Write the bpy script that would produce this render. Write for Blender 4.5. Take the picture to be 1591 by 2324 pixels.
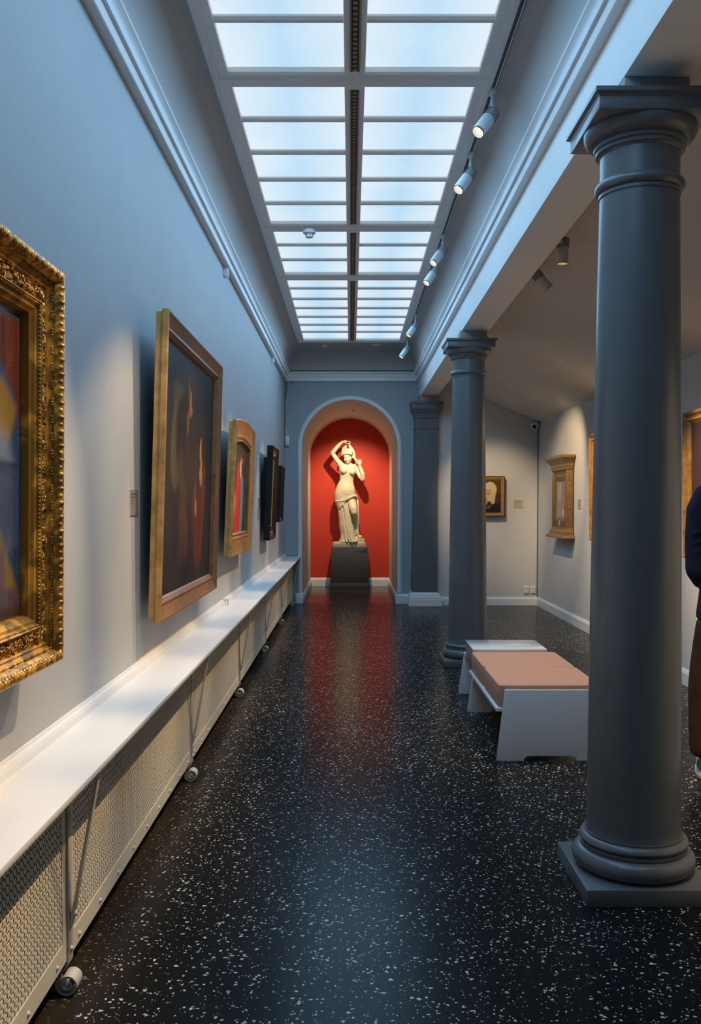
import bpy, bmesh, math, random
import numpy as np
from mathutils import Vector, Matrix

random.seed(7); rng = np.random.default_rng(7)
for o in list(bpy.data.objects): bpy.data.objects.remove(o, do_unlink=True)
SC = bpy.context.scene; COL = SC.collection
PI = math.pi

# ------------------------------------------------------------------ camera
cam = bpy.data.cameras.new('camera'); camo = bpy.data.objects.new('camera', cam); COL.objects.link(camo)
camo.location = (0, 0, 1.5); camo.rotation_euler = (math.radians(90-1.8), 0, 0)
cam.sensor_fit = 'VERTICAL'; cam.sensor_height = 36; cam.sensor_width = 36*1591/2324
cam.lens = 2050/2324*36; cam.shift_y = 48.4/2324; cam.clip_start = .05; cam.clip_end = 100
SC.camera = camo
# ------------------------------------------------------------------ world, exposure, daylight through the skylight
w = bpy.data.worlds.new('world'); SC.world = w; w.use_nodes = True
w.node_tree.nodes['Background'].inputs[0].default_value = (.55, .75, 1, 1)
w.node_tree.nodes['Background'].inputs[1].default_value = .02
SC.view_settings.view_transform = 'Standard'; SC.view_settings.look = 'None'
SC.view_settings.gamma = 1; SC.view_settings.exposure = 0.0
SC.view_settings.use_curve_mapping = False
DAY = 8.8           # watts per square metre of the daylight entering at the skylight
DAYCOL = (.26, .61, 1.0)
PANE = 0.97         # brightness of the frosted panes themselves
SPOT = 225          # watts of one track spotlight
WARM = (1.0, .72, .42)
SKY_BAYS = [(1.0, 2.05), (2.2, 4.82), (4.98, 7.39), (7.57, 9.0), (9.2, 12.55)]
for i, (a, b) in enumerate(SKY_BAYS):
    l = bpy.data.lights.new('skylight_daylight', 'AREA'); l.shape = 'RECTANGLE'; l.size = 1.28; l.size_y = b-a
    l.energy = DAY*1.28*(b-a); l.color = DAYCOL
    lo = bpy.data.objects.new('skylight_daylight', l); COL.objects.link(lo); lo.location = (.015, (a+b)/2, 3.745)

# ------------------------------------------------------------------ materials
def lin(c):
    return tuple(((v/255)/12.92 if v/255 <= .04045 else ((v/255+.055)/1.055)**2.4) for v in c)
MATS = {}
def mat(name, col, rough=.5, metal=0., bump=None, spec=.5, var=0., vscale=8., coat=0., rvar=0.):
    m = bpy.data.materials.new(name); m.use_nodes = True; nt = m.node_tree; N = nt.nodes; L = nt.links
    b = N['Principled BSDF']; b.inputs['Roughness'].default_value = rough; b.inputs['Metallic'].default_value = metal
    b.inputs['Specular IOR Level'].default_value = spec
    if coat: b.inputs['Coat Weight'].default_value = coat; b.inputs['Coat Roughness'].default_value = .08
    b.inputs['Base Color'].default_value = (*col, 1)
    tc = N.new('ShaderNodeTexCoord')
    if var:
        n = N.new('ShaderNodeTexNoise'); n.inputs['Scale'].default_value = vscale; n.inputs['Detail'].default_value = 5
        L.new(tc.outputs['Object'], n.inputs['Vector'])
        r = N.new('ShaderNodeMapRange'); r.inputs[1].default_value = .3; r.inputs[2].default_value = .7
        r.inputs[3].default_value = 1-var; r.inputs[4].default_value = 1+var
        L.new(n.outputs['Fac'], r.inputs[0])
        mx = N.new('ShaderNodeVectorMath'); mx.operation = 'SCALE'; mx.inputs[0].default_value = col
        L.new(r.outputs[0], mx.inputs['Scale']); L.new(mx.outputs[0], b.inputs['Base Color'])
        if rvar:
            r2 = N.new('ShaderNodeMapRange'); r2.inputs[1].default_value = .3; r2.inputs[2].default_value = .7
            r2.inputs[3].default_value = rough-rvar; r2.inputs[4].default_value = rough+rvar
            L.new(n.outputs['Fac'], r2.inputs[0]); L.new(r2.outputs[0], b.inputs['Roughness'])
    if bump:
        sc, st, di = bump
        n = N.new('ShaderNodeTexNoise'); n.inputs['Scale'].default_value = sc; n.inputs['Detail'].default_value = 4
        L.new(tc.outputs['Object'], n.inputs['Vector'])
        bp = N.new('ShaderNodeBump'); bp.inputs['Strength'].default_value = st; bp.inputs['Distance'].default_value = di
        L.new(n.outputs['Fac'], bp.inputs['Height']); L.new(bp.outputs[0], b.inputs['Normal'])
    MATS[name] = m; return m
def emis(name, col, s):
    m = bpy.data.materials.new(name); m.use_nodes = True; N = m.node_tree.nodes
    N.clear(); o = N.new('ShaderNodeOutputMaterial'); e = N.new('ShaderNodeEmission')
    e.inputs[0].default_value = (*col, 1); e.inputs[1].default_value = s; m.node_tree.links.new(e.outputs[0], o.inputs[0])
    MATS[name] = m; return m

mat('wall_paint', (.43, .435, .44), .62, bump=(60, .06, .004), var=.02, vscale=3)
mat('wall_grey', (.33, .355, .375), .6, bump=(60, .06, .004), var=.02, vscale=3)
mat('aisle_paint', (.56, .55, .53), .62, bump=(60, .05, .004), var=.02, vscale=3)
mat('ceiling_paint', (.44, .425, .41), .7, bump=(50, .05, .004), var=.02, vscale=3)
mat('aisle_ceiling', (.60, .56, .51), .7, var=.03, vscale=3)
mat('beam_paint', (.87, .86, .83), .6, bump=(50, .05, .004), var=.02, vscale=3)
mat('impost_shaded', (.30, .27, .24), .7, var=.03, vscale=3)  # darker than the beam: shade under the beam put into the colour
mat('white_trim', (.74, .74, .74), .38, var=.02, vscale=5)
mat('skylight_paint', (.74, .73, .72), .45, var=.02, vscale=5)
mat('alcove_paint', (.72, .66, .59), .6, var=.02, vscale=4)
mat('red_paint', (.56, .036, .014), .62, bump=(70, .05, .003), var=.03, vscale=5)
mat('column_paint', (.118, .127, .135), .30, bump=(38, .05, .003))
mat('pilaster_paint', (.105, .112, .118), .45, var=.04, vscale=6)
mat('cover_metal', (.82, .75, .62), .45, var=.03, vscale=10)
mat('shelf_paint', (.78, .77, .76), .32, var=.02, vscale=6)
mat('void_shade', (.008, .007, .006), .9, var=.2, vscale=6)
mat('gap_shade', (.012, .011, .010), .9, var=.2, vscale=6)
mat('bench_white', (.66, .67, .69), .35, var=.01, vscale=6)
mat('table_gloss', (.72, .74, .76), .06, var=.01, vscale=4)
mat('cushion_pink', (.50, .285, .205), .9, bump=(420, .35, .002), var=.07, vscale=160, spec=.2)
mat('apron_brown', (.40, .27, .23), .5, var=.03)
mat('pedestal_grey', (.062, .058, .056), .55, var=.05, vscale=8)
mat('marble', (.60, .52, .40), .5, bump=(40, .08, .004), var=.05, vscale=9, spec=.35)
mat('marble_slab', (.44, .38, .30), .6, bump=(50, .15, .004), var=.1, vscale=14)
mat('black_frame', (.012, .010, .009), .55, var=.3, vscale=18, spec=.25)
mat('red_bevel', (.34, .07, .035), .4, var=.2, vscale=30)
mat('old_gold', (.34, .165, .042), .42, metal=.2, var=.35, vscale=16, bump=(30, .1, .004), rvar=.1)
mat('side_gold', (.56, .31, .095), .5, metal=.1, var=.35, vscale=14, rvar=.08)
mat('brown_frame', (.25, .115, .05), .4, metal=.1, var=.25, vscale=22)
mat('pale_gold', (.27, .155, .058), .42, metal=.3, var=.25, vscale=30, bump=(60, .15, .003))
mat('thin_gold', (.50, .27, .06), .35, metal=.4, var=.15, vscale=20)
mat('chrome', (.55, .58, .6), .25, metal=1)
mat('plastic_white', (.70, .71, .72), .4)
mat('lamp_body', (.62, .66, .68), .42)
mat('lamp_body_aisle', (.42, .38, .33), .45)
mat('dark_plastic', (.015, .015, .017), .35)
mat('track_dark', (.03, .03, .032), .5)
mat('brass', (.35, .25, .08), .3, metal=.8)
mat('slot_brown', (.30, .20, .12), .6)
mat('slot_dark', (.05, .04, .035), .8)
mat('skin', (.50, .30, .22), .5, spec=.3)
mat('navy_shirt', (.019, .024, .044), .85, bump=(300, .3, .002), var=.12, vscale=14, spec=.2)
mat('brown_corduroy', (.060, .030, .016), .9, bump=(200, .4, .003), var=.15, vscale=20, spec=.15)
mat('shoe_white', (.62, .63, .65), .55)
mat('shoe_green', (.0, .13, .065), .5)
mat('shoe_sole', (.55, .49, .40), .6)
mat('hair_brown', (.06, .035, .02), .6, bump=(150, .5, .004))
mat('alcove_floor', (.045, .032, .026), .22, var=.12, vscale=6, spec=.5)
mat('iron_white', (.62, .59, .53), .45, var=.12, vscale=40)
emis('lens_glow', (1.0, .86, .56), 3.0)

# carved gilt frieze: strong procedural relief
def gilt(name, col, scale, strength, metal=.55, rough=.33, dist=.012):
    m = mat(name, col, rough, metal); nt = m.node_tree; N = nt.nodes; L = nt.links; b = N['Principled BSDF']
    tc = N.new('ShaderNodeTexCoord')
    v = N.new('ShaderNodeTexVoronoi'); v.feature = 'SMOOTH_F1'; v.inputs['Scale'].default_value = scale
    n = N.new('ShaderNodeTexNoise'); n.inputs['Scale'].default_value = scale*.8; n.inputs['Detail'].default_value = 3
    n.inputs['Distortion'].default_value = 1.5
    L.new(tc.outputs['Object'], v.inputs['Vector']); L.new(tc.outputs['Object'], n.inputs['Vector'])
    a = N.new('ShaderNodeMath'); a.operation = 'SUBTRACT'; L.new(n.outputs['Fac'], a.inputs[0]); L.new(v.outputs['Distance'], a.inputs[1])
    bp = N.new('ShaderNodeBump'); bp.inputs['Strength'].default_value = strength; bp.inputs['Distance'].default_value = dist
    L.new(a.outputs[0], bp.inputs['Height']); L.new(bp.outputs[0], b.inputs['Normal'])
    cr = N.new('ShaderNodeValToRGB'); cr.color_ramp.elements[0].position = .0; cr.color_ramp.elements[1].position = .22
    cr.color_ramp.elements[0].color = (*[c*.38 for c in col], 1); cr.color_ramp.elements[1].color = (*col, 1)
    L.new(a.outputs[0], cr.inputs[0]); L.new(cr.outputs[0], b.inputs['Base Color'])
    return m
gilt('gilt_frieze', (.74, .38, .075), 95, 1.0, metal=.45)
gilt('gilt_leaf', (.78, .40, .06), 35, .25, metal=.35, rough=.36, dist=.006)
gilt('gilt_plain', (.66, .33, .04), 18, .12, metal=.35, rough=.38, dist=.004)
gilt('tabernacle_relief', (.33, .20, .08), 60, .9)

# terrazzo floor
def terrazzo():
    m = bpy.data.materials.new('terrazzo'); m.use_nodes = True; nt = m.node_tree; N = nt.nodes; L = nt.links
    b = N['Principled BSDF']; geo = N.new('ShaderNodeNewGeometry')
    def chips(scale, dens, size, seed, stretch):
        mp = N.new('ShaderNodeMapping'); mp.inputs['Location'].default_value = (seed, seed*1.7, 0)
        mp.inputs['Scale'].default_value = (stretch, 1, 1); mp.inputs['Rotation'].default_value = (0, 0, seed)
        L.new(geo.outputs['Position'], mp.inputs['Vector'])
        nz = N.new('ShaderNodeTexNoise'); nz.noise_dimensions = '2D'; nz.inputs['Scale'].default_value = scale*1.6; nz.inputs['Detail'].default_value = 1
        L.new(mp.outputs[0], nz.inputs['Vector'])
        ws = N.new('ShaderNodeVectorMath'); ws.operation = 'MULTIPLY_ADD'
        ws.inputs[1].default_value = (.55/scale,)*3
        L.new(nz.outputs['Color'], ws.inputs[0]); L.new(mp.outputs[0], ws.inputs[2])
        v = N.new('ShaderNodeTexVoronoi'); v.voronoi_dimensions = '2D'; v.inputs['Scale'].default_value = scale
        L.new(ws.outputs[0], v.inputs['Vector'])
        sep = N.new('ShaderNodeSeparateColor'); L.new(v.outputs['Color'], sep.inputs[0])
        pick = N.new('ShaderNodeMath'); pick.operation = 'LESS_THAN'; pick.inputs[1].default_value = dens
        L.new(sep.outputs[0], pick.inputs[0])
        thr = N.new('ShaderNodeMath'); thr.operation = 'MULTIPLY_ADD'; thr.inputs[1].default_value = size*.75; thr.inputs[2].default_value = size*.4
        L.new(sep.outputs[1], thr.inputs[0])
        ins = N.new('ShaderNodeMath'); ins.operation = 'LESS_THAN'; L.new(v.outputs['Distance'], ins.inputs[0]); L.new(thr.outputs[0], ins.inputs[1])
        mul = N.new('ShaderNodeMath'); mul.operation = 'MULTIPLY'; L.new(pick.outputs[0], mul.inputs[0]); L.new(ins.outputs[0], mul.inputs[1])
        tone = N.new('ShaderNodeMath'); tone.operation = 'MULTIPLY_ADD'; tone.inputs[1].default_value = .5; tone.inputs[2].default_value = .5
        L.new(sep.outputs[2], tone.inputs[0])
        out = N.new('ShaderNodeMath'); out.operation = 'MULTIPLY'; L.new(mul.outputs[0], out.inputs[0]); L.new(tone.outputs[0], out.inputs[1])
        return out
    a = chips(44, .18, .235, .3, 1.0); c = chips(70, .15, .24, 1.1, 1.5); d = chips(58, .10, .22, 2.3, .62)
    mx = N.new('ShaderNodeMath'); mx.operation = 'MAXIMUM'; L.new(a.outputs[0], mx.inputs[0]); L.new(c.outputs[0], mx.inputs[1])
    mx2 = N.new('ShaderNodeMath'); mx2.operation = 'MAXIMUM'; L.new(mx.outputs[0], mx2.inputs[0]); L.new(d.outputs[0], mx2.inputs[1])
    # the worn border strip along the radiator covers has hardly any chips
    sx = N.new('ShaderNodeSeparateXYZ'); L.new(geo.outputs['Position'], sx.inputs[0])
    nb = N.new('ShaderNodeTexNoise'); nb.inputs['Scale'].default_value = 5; L.new(geo.outputs['Position'], nb.inputs['Vector'])
    ad = N.new('ShaderNodeMath'); ad.operation = 'MULTIPLY_ADD'; ad.inputs[1].default_value = .16; L.new(nb.outputs['Fac'], ad.inputs[0]); L.new(sx.outputs[0], ad.inputs[2])
    mr = N.new('ShaderNodeMapRange'); mr.inputs[1].default_value = -.80; mr.inputs[2].default_value = -.60; L.new(ad.outputs[0], mr.inputs[0])
    ch = N.new('ShaderNodeMath'); ch.operation = 'MULTIPLY'; L.new(mx2.outputs[0], ch.inputs[0])
    mr3 = N.new('ShaderNodeMapRange'); mr3.inputs[1].default_value = -.80; mr3.inputs[2].default_value = -.68; mr3.inputs[3].default_value = .25
    L.new(ad.outputs[0], mr3.inputs[0]); L.new(mr3.outputs[0], ch.inputs[1])
    base = N.new('ShaderNodeMix'); base.data_type = 'RGBA'
    base.inputs[6].default_value = (.034, .026, .018, 1); base.inputs[7].default_value = (.0120, .0115, .0115, 1)
    L.new(mr.outputs[0], base.inputs[0])
    cm = N.new('ShaderNodeMix'); cm.data_type = 'RGBA'; L.new(ch.outputs[0], cm.inputs[0]); L.new(base.outputs[2], cm.inputs[6])
    cm.inputs[7].default_value = (.80, .72, .58, 1)
    L.new(cm.outputs[2], b.inputs['Base Color'])
    n = N.new('ShaderNodeTexNoise'); n.inputs['Scale'].default_value = 2.2; n.inputs['Detail'].default_value = 6; L.new(geo.outputs['Position'], n.inputs['Vector'])
    r = N.new('ShaderNodeMapRange'); r.inputs[1].default_value = .3; r.inputs[2].default_value = .7; r.inputs[3].default_value = .225; r.inputs[4].default_value = .255
    L.new(n.outputs['Fac'], r.inputs[0]); L.new(r.outputs[0], b.inputs['Roughness'])
    b.inputs['Specular IOR Level'].default_value = .055
    MATS['terrazzo'] = m
terrazzo()

# frosted daylight panes
def pane_mat():
    m = bpy.data.materials.new('frosted_pane'); m.use_nodes = True; nt = m.node_tree; N = nt.nodes; L = nt.links
    N.clear(); out = N.new('ShaderNodeOutputMaterial'); e = N.new('ShaderNodeEmission'); tc = N.new('ShaderNodeTexCoord')
    sx = N.new('ShaderNodeSeparateXYZ'); L.new(tc.outputs['Generated'], sx.inputs[0])
    # cloudy brightness of the glass: a little brighter towards the ends of every pane
    f = N.new('ShaderNodeMath'); f.operation = 'SUBTRACT'; f.inputs[1].default_value = .5; L.new(sx.outputs[0], f.inputs[0])
    ab = N.new('ShaderNodeMath'); ab.operation = 'ABSOLUTE'; L.new(f.outputs[0], ab.inputs[0])
    n = N.new('ShaderNodeTexNoise'); n.inputs['Scale'].default_value = 1.6; L.new(tc.outputs['Object'], n.inputs['Vector'])
    ad = N.new('ShaderNodeMath'); ad.operation = 'MULTIPLY_ADD'; ad.inputs[1].default_value = 1.1; L.new(ab.outputs[0], ad.inputs[0]); n2 = N.new('ShaderNodeMath'); n2.operation = 'MULTIPLY_ADD'; n2.inputs[1].default_value = .5; n2.inputs[2].default_value = .22; L.new(n.outputs['Fac'], n2.inputs[0]); L.new(n2.outputs[0], ad.inputs[2])
    cr = N.new('ShaderNodeValToRGB'); cr.color_ramp.elements[0].position = .4; cr.color_ramp.elements[1].position = 1.05
    cr.color_ramp.elements[0].color = (.50, .76, .97, 1); cr.color_ramp.elements[1].color = (.78, .90, 1, 1)
    L.new(ad.outputs[0], cr.inputs[0]); L.new(cr.outputs[0], e.inputs[0]); e.inputs[1].default_value = PANE
    L.new(e.outputs[0], out.inputs[0]); MATS['frosted_pane'] = m
pane_mat()

# material that shows colours painted per vertex (pictures, printed labels)
def canvas_mat(name, rough, spec=.4, coat=0):
    m = bpy.data.materials.new(name); m.use_nodes = True; N = m.node_tree.nodes; b = N['Principled BSDF']
    a = N.new('ShaderNodeAttribute'); a.attribute_name = 'paint'
    m.node_tree.links.new(a.outputs['Color'], b.inputs['Base Color']); b.inputs['Roughness'].default_value = rough
    b.inputs['Specular IOR Level'].default_value = spec
    MATS[name] = m
canvas_mat('canvas', .42, .3); canvas_mat('canvas_glazed', .10, .5); canvas_mat('print', .6, .2)

# ------------------------------------------------------------------ mesh helpers
class MB:
    def __init__(s): s.v = []; s.f = []
    def add(s, vs, fs):
        o = len(s.v); s.v += [tuple(p) for p in vs]; s.f += [tuple(i+o for i in f) for f in fs]; return s
    def box(s, x0, x1, y0, y1, z0, z1):
        return s.add([(x0,y0,z0),(x1,y0,z0),(x1,y1,z0),(x0,y1,z0),(x0,y0,z1),(x1,y0,z1),(x1,y1,z1),(x0,y1,z1)],
                     [(3,2,1,0),(4,5,6,7),(0,1,5,4),(1,2,6,5),(2,3,7,6),(3,0,4,7)])
    def lathe(s, prof, n=48, c=(0,0), cap=True):
        o = [(c[0]+r*math.cos(2*PI*k/n), c[1]+r*math.sin(2*PI*k/n), z) for r, z in prof for k in range(n)]
        f = [(i*n+k, i*n+(k+1)%n, (i+1)*n+(k+1)%n, (i+1)*n+k) for i in range(len(prof)-1) for k in range(n)]
        if cap: f += [tuple(range(n-1,-1,-1)), tuple((len(prof)-1)*n+k for k in range(n))]
        return s.add(o, f)
    def prism(s, poly, axis, a, b):                      # poly in the other two axes (cyclic order), extruded from a to b
        n = len(poly); P = {'x': lambda t,p:(t,p[0],p[1]), 'y': lambda t,p:(p[0],t,p[1]), 'z': lambda t,p:(p[0],p[1],t)}[axis]
        vs = [P(a,p) for p in poly]+[P(b,p) for p in poly]
        return s.add(vs, [tuple(range(n)), tuple(range(2*n-1,n-1,-1))]+[(i,(i+1)%n,n+(i+1)%n,n+i) for i in range(n)])
    def strip(s, poly, axis, a, b):                      # open profile extruded, no caps
        n = len(poly); P = {'x': lambda t,p:(t,p[0],p[1]), 'y': lambda t,p:(p[0],t,p[1])}[axis]
        return s.add([P(a,p) for p in poly]+[P(b,p) for p in poly], [(i,i+1,n+i+1,n+i) for i in range(n-1)])
    def tube(s, pts, rad, n=10, flat=1.0, up=(0,0,1), cap=True):
        pts = [Vector(p) for p in pts]; m = len(pts)
        if not hasattr(rad, '__len__'): rad = [rad]*m
        vs = []; prev = None
        for i, p in enumerate(pts):
            t = (pts[min(i+1,m-1)]-pts[max(i-1,0)]).normalized()
            if prev is None:
                a = Vector(up) if abs(t.dot(Vector(up))) < .95 else Vector((1,0,0))
                e1 = t.cross(a).normalized()
            else: e1 = (prev - t*prev.dot(t)).normalized()
            prev = e1; e2 = t.cross(e1)
            for k in range(n):
                q = 2*PI*k/n; vs.append(p+e1*(rad[i]*math.cos(q))+e2*(rad[i]*flat*math.sin(q)))
        f = [(i*n+k, i*n+(k+1)%n, (i+1)*n+(k+1)%n, (i+1)*n+k) for i in range(m-1) for k in range(n)]
        if cap: f += [tuple(range(n-1,-1,-1)), tuple((m-1)*n+k for k in range(n))]
        return s.add(vs, f)
    def cap_tube(s, pts, rad, n=12, flat=1.0, up=(0,0,1)):     # tube with rounded ends
        pts = [Vector(p) for p in pts]; rad = list(rad) if hasattr(rad,'__len__') else [rad]*len(pts)
        t0 = (pts[0]-pts[1]).normalized(); t1 = (pts[-1]-pts[-2]).normalized()
        pre = [(pts[0]+t0*rad[0]*k, rad[0]*math.sqrt(max(1-k*k,.003))) for k in (.98,.75,.4)]
        post = [(pts[-1]+t1*rad[-1]*k, rad[-1]*math.sqrt(max(1-k*k,.003))) for k in (.4,.75,.98)]
        P = [p for p,_ in pre]+pts+[p for p,_ in post]; R = [r for _,r in pre]+rad+[r for _,r in post]
        return s.tube(P, R, n, flat, up)
    def ell(s, c, r, n=16, m=10, rot=None):
        vs = []; M = rot or Matrix.Identity(3); c = Vector(c)
        for i in range(m+1):
            a = PI*i/m
            for k in range(n):
                q = 2*PI*k/n
                p = Vector((r[0]*math.sin(a)*math.cos(q), r[1]*math.sin(a)*math.sin(q), r[2]*math.cos(a)))
                vs.append(c+M@p)
        f = [(i*n+k, (i+1)*n+k, (i+1)*n+(k+1)%n, i*n+(k+1)%n) for i in range(m) for k in range(n)]
        return s.add(vs, f)
    def loft(s, rings):
        n = len(rings[0]); vs = [p for r in rings for p in r]
        f = [(i*n+k, i*n+(k+1)%n, (i+1)*n+(k+1)%n, (i+1)*n+k) for i in range(len(rings)-1) for k in range(n)]
        f += [tuple(range(n-1,-1,-1)), tuple((len(rings)-1)*n+k for k in range(n))]
        return s.add(vs, f)
    def build(s, name, m, parent=None, smooth=None, bevel=0, seg=2, clean=True, fix=True):
        me = bpy.data.meshes.new(name)
        if clean or bevel:
            bm = bmesh.new(); bv = [bm.verts.new(p) for p in s.v]
            for f in s.f:
                try: bm.faces.new([bv[i] for i in f])
                except ValueError: pass
            bmesh.ops.remove_doubles(bm, verts=bm.verts, dist=1e-5)
            if fix: bmesh.ops.recalc_face_normals(bm, faces=bm.faces)
            if bevel:
                es = [e for e in bm.edges if len(e.link_faces) == 2 and e.calc_face_angle(0) > .5]
                bmesh.ops.bevel(bm, geom=es, offset=bevel, segments=seg, affect='EDGES', profile=.5, clamp_overlap=True)
            bm.to_mesh(me); bm.free()
        else: me.from_pydata(s.v, [], s.f)
        return link(name, me, m, parent, smooth if smooth is not None else (.6 if bevel else None))
def link(name, me, m, parent=None, smooth=None):
    me.materials.append(MATS[m])
    if smooth:
        for p in me.polygons: p.use_smooth = True
        me.set_sharp_from_angle(angle=smooth)
    o = bpy.data.objects.new(name, me); COL.objects.link(o)
    if parent: o.parent = parent
    return o
def thing(name, label, cat, loc=(0,0,0), rotz=0, group=None):
    o = bpy.data.objects.new(name, None); COL.objects.link(o); o.location = loc; o.rotation_euler = (0,0,rotz)
    o.empty_display_size = .1
    return tag(o, label, cat, group)
def tag(o, label, cat, group=None):
    o['label'] = label; o['category'] = cat
    if group: o['group'] = group
    return o
def struct(o): o['kind'] = 'structure'; return o
def copy_tree(o, parent=None):
    c = o.copy(); COL.objects.link(c); c.parent = parent
    for ch in o.children: copy_tree(ch, c)
    return c
def smoothmods(o, voxel, it=4, fac=.5):
    r = o.modifiers.new('remesh', 'REMESH'); r.mode = 'VOXEL'; r.voxel_size = voxel; r.use_smooth_shade = True
    s = o.modifiers.new('smooth', 'SMOOTH'); s.factor = fac; s.iterations = it

# ================================================================== SETTING
XL, XB, XB2, XR = -1.0, 1.035, 1.29, 2.80        # left wall, beam faces, right wall
Y0, YB, YA = -2.6, 13.72, 13.48                  # wall behind the camera, arch wall, aisle end wall
ZC = 3.79
struct(MB().box(XL-.3, XR+.3, Y0-.3, YB+.02, -.2, 0).build('floor', 'terrazzo'))
struct(MB().box(-1.0, 1.0, YB+.02, 16.9, -.2, 0).build('floor_alcove', 'alcove_floor'))
struct(MB().box(XL-.2, XL, Y0-.2, YB, 0, 4.1).build('wall_left', 'wall_paint'))
struct(MB().box(XR, XR+.2, Y0-.2, YA+.3, 0, 3.2).build('wall_right', 'aisle_paint'))
struct(MB().box(XL-.2, XR+.2, Y0-.2, Y0, 0, 4.1).build('wall_front', 'wall_paint'))
# arch wall with its opening
AC, AR, AS = -.012, .727, 2.362                 # centre, radius, springing height
def arch(r, z0, n=40, c=AC):
    return [(c-r, z0)]+[(c-r*math.cos(PI*k/n), AS+r*math.sin(PI*k/n)) for k in range(n+1)]+[(c+r, z0)]
m = MB(); a = arch(AR, 0); out = []
for x, z in a:
    if z < AS or abs(z-AS) < 1e-6: out.append((XL-.05 if x < AC else 1.35, z))
    else:
        t = (x-AC)/AR; out.append((AC+(AC-XL+.05)*t if t < 0 else AC+(1.35-AC)*t, 4.1 if False else AS+(4.1-AS)*math.sqrt(max(0, 1-t*t)) if abs(t) > .75 else 4.1))
n = len(a)
for yy in (YB, YB+.2): m.add([(x, yy, z) for x, z in a]+[(x, yy, z) for x, z in out], [(i, i+1, n+i+1, n+i) for i in range(n-1)])
m.box(XL-.2, XL+.12, YB+.001, YB+.19, 2.3, 4.1).box(.86, 1.35, YB+.001, YB+.19, 2.3, 4.1)
struct(m.build('wall_back', 'wall_grey', fix=False))
# aisle end wall following the slope of the aisle ceiling
struct(MB().prism([(1.292, 0), (XR+.1, 0), (XR+.1, 2.9), (1.292, 3.5)], 'y', YA, YA+.24).build('wall_aisle', 'aisle_paint'))
# alcove: vaulted intrados, red end wall
m = MB(); m.strip(arch(AR, 0), 'y', YB+.001, 16.72); struct(m.build('ceiling_alcove', 'alcove_paint', smooth=.5, fix=False))
struct(MB().box(-1, 1, 16.68, 16.9, 0, 3.3).build('wall_alcove', 'red_paint'))
# cove ceiling
def cove(x_w, x_c, n=12): return [(x_c+(x_w-x_c)*math.cos(PI/2*k/n), 3.52+(ZC-3.52)*math.sin(PI/2*k/n)) for k in range(n+1)]
CL, CR, CY = -.747, .80, 13.47
m = MB()
m.strip(cove(XL+.075, CL), 'y', Y0, YB); m.strip(cove(XB-.075, CR), 'y', Y0, YB)
m.strip(cove(YB-.075, CY), 'x', CL-.23, CR+.2)
GX0, GX1, GY0, GY1 = -.66, .69, .92, 12.6      # opening of the skylight
for x0, x1, ya, yb in ((CL, GX0, Y0, CY), (GX1, CR, Y0, CY), (GX0, GX1, Y0, GY0), (GX0, GX1, GY1, CY)):
    m.add([(x0, ya, ZC), (x1, ya, ZC), (x1, yb, ZC), (x0, yb, ZC)], [(0, 1, 2, 3)])
m.box(XL-.2, XB+.2, Y0, YB+.2, 4.1, 4.2)
struct(m.build('ceiling', 'ceiling_paint', smooth=.5, fix=False))
# beam over the columns and sloping aisle ceiling
struct(MB().box(XB, XB2, Y0, YB+.01, 3.12, 4.1).build('beam', 'beam_paint', bevel=.004))
def aisle_z(x): return 3.31-(x-XB2)*(3.31-2.735)/(XR-XB2)
m = MB(); m.strip([(XB2-.02, 3.315), (1.5, aisle_z(1.5)), (2.0, aisle_z(2.0)+.01), (2.5, aisle_z(2.5)), (2.72, aisle_z(2.72)-.004), (XR+.01, 2.72)], 'y', Y0, YA+.01)
m.box(XB2, XR+.2, Y0, YA, 3.45, 3.5); struct(m.build('ceiling_aisle', 'aisle_ceiling', smooth=.4, fix=False))
# cornices
CP = [(0,3.375),(.042,3.375),(.046,3.379),(.046,3.434),(.05,3.438),(.062,3.438),(.064,3.444),(.062,3.455),(.066,3.468),(.072,3.48),(.084,3.493),(.088,3.497),(.088,3.512),(.078,3.516),(.07,3.522),(0,3.53)]
struct(MB().prism([(XL+d, z) for d, z in CP], 'y', Y0, YB).build('trim_1', 'white_trim', smooth=.5))
struct(MB().prism([(XB-d, z) for d, z in CP], 'y', Y0, YB).build('trim_2', 'white_trim', smooth=.5))
struct(MB().prism([(YB-d, z-.012) for d, z in CP], 'x', XL, XB).build('trim_3', 'white_trim', smooth=.5))
# architrave bead round the arch
m = MB(); PR = [(0,.0),(0,.022),(.012,.034),(.032,.034),(.046,.024),(.06,.018),(.064,0)]
rings = []
for k in range(-1, 42):
    if k == -1: p, d = (AC-AR, .16), (-1, 0)
    elif k == 41: p, d = (AC+AR, .16), (1, 0)
    else: t = PI*k/40; d = (-math.cos(t), math.sin(t)); p = (AC+AR*d[0], AS+AR*d[1])
    rings.append([(p[0]+d[0]*a, YB-b, p[1]+d[1]*a) for a, b in PR])
struct(m.loft(rings).build('trim_4', 'white_trim', smooth=.6))
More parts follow.
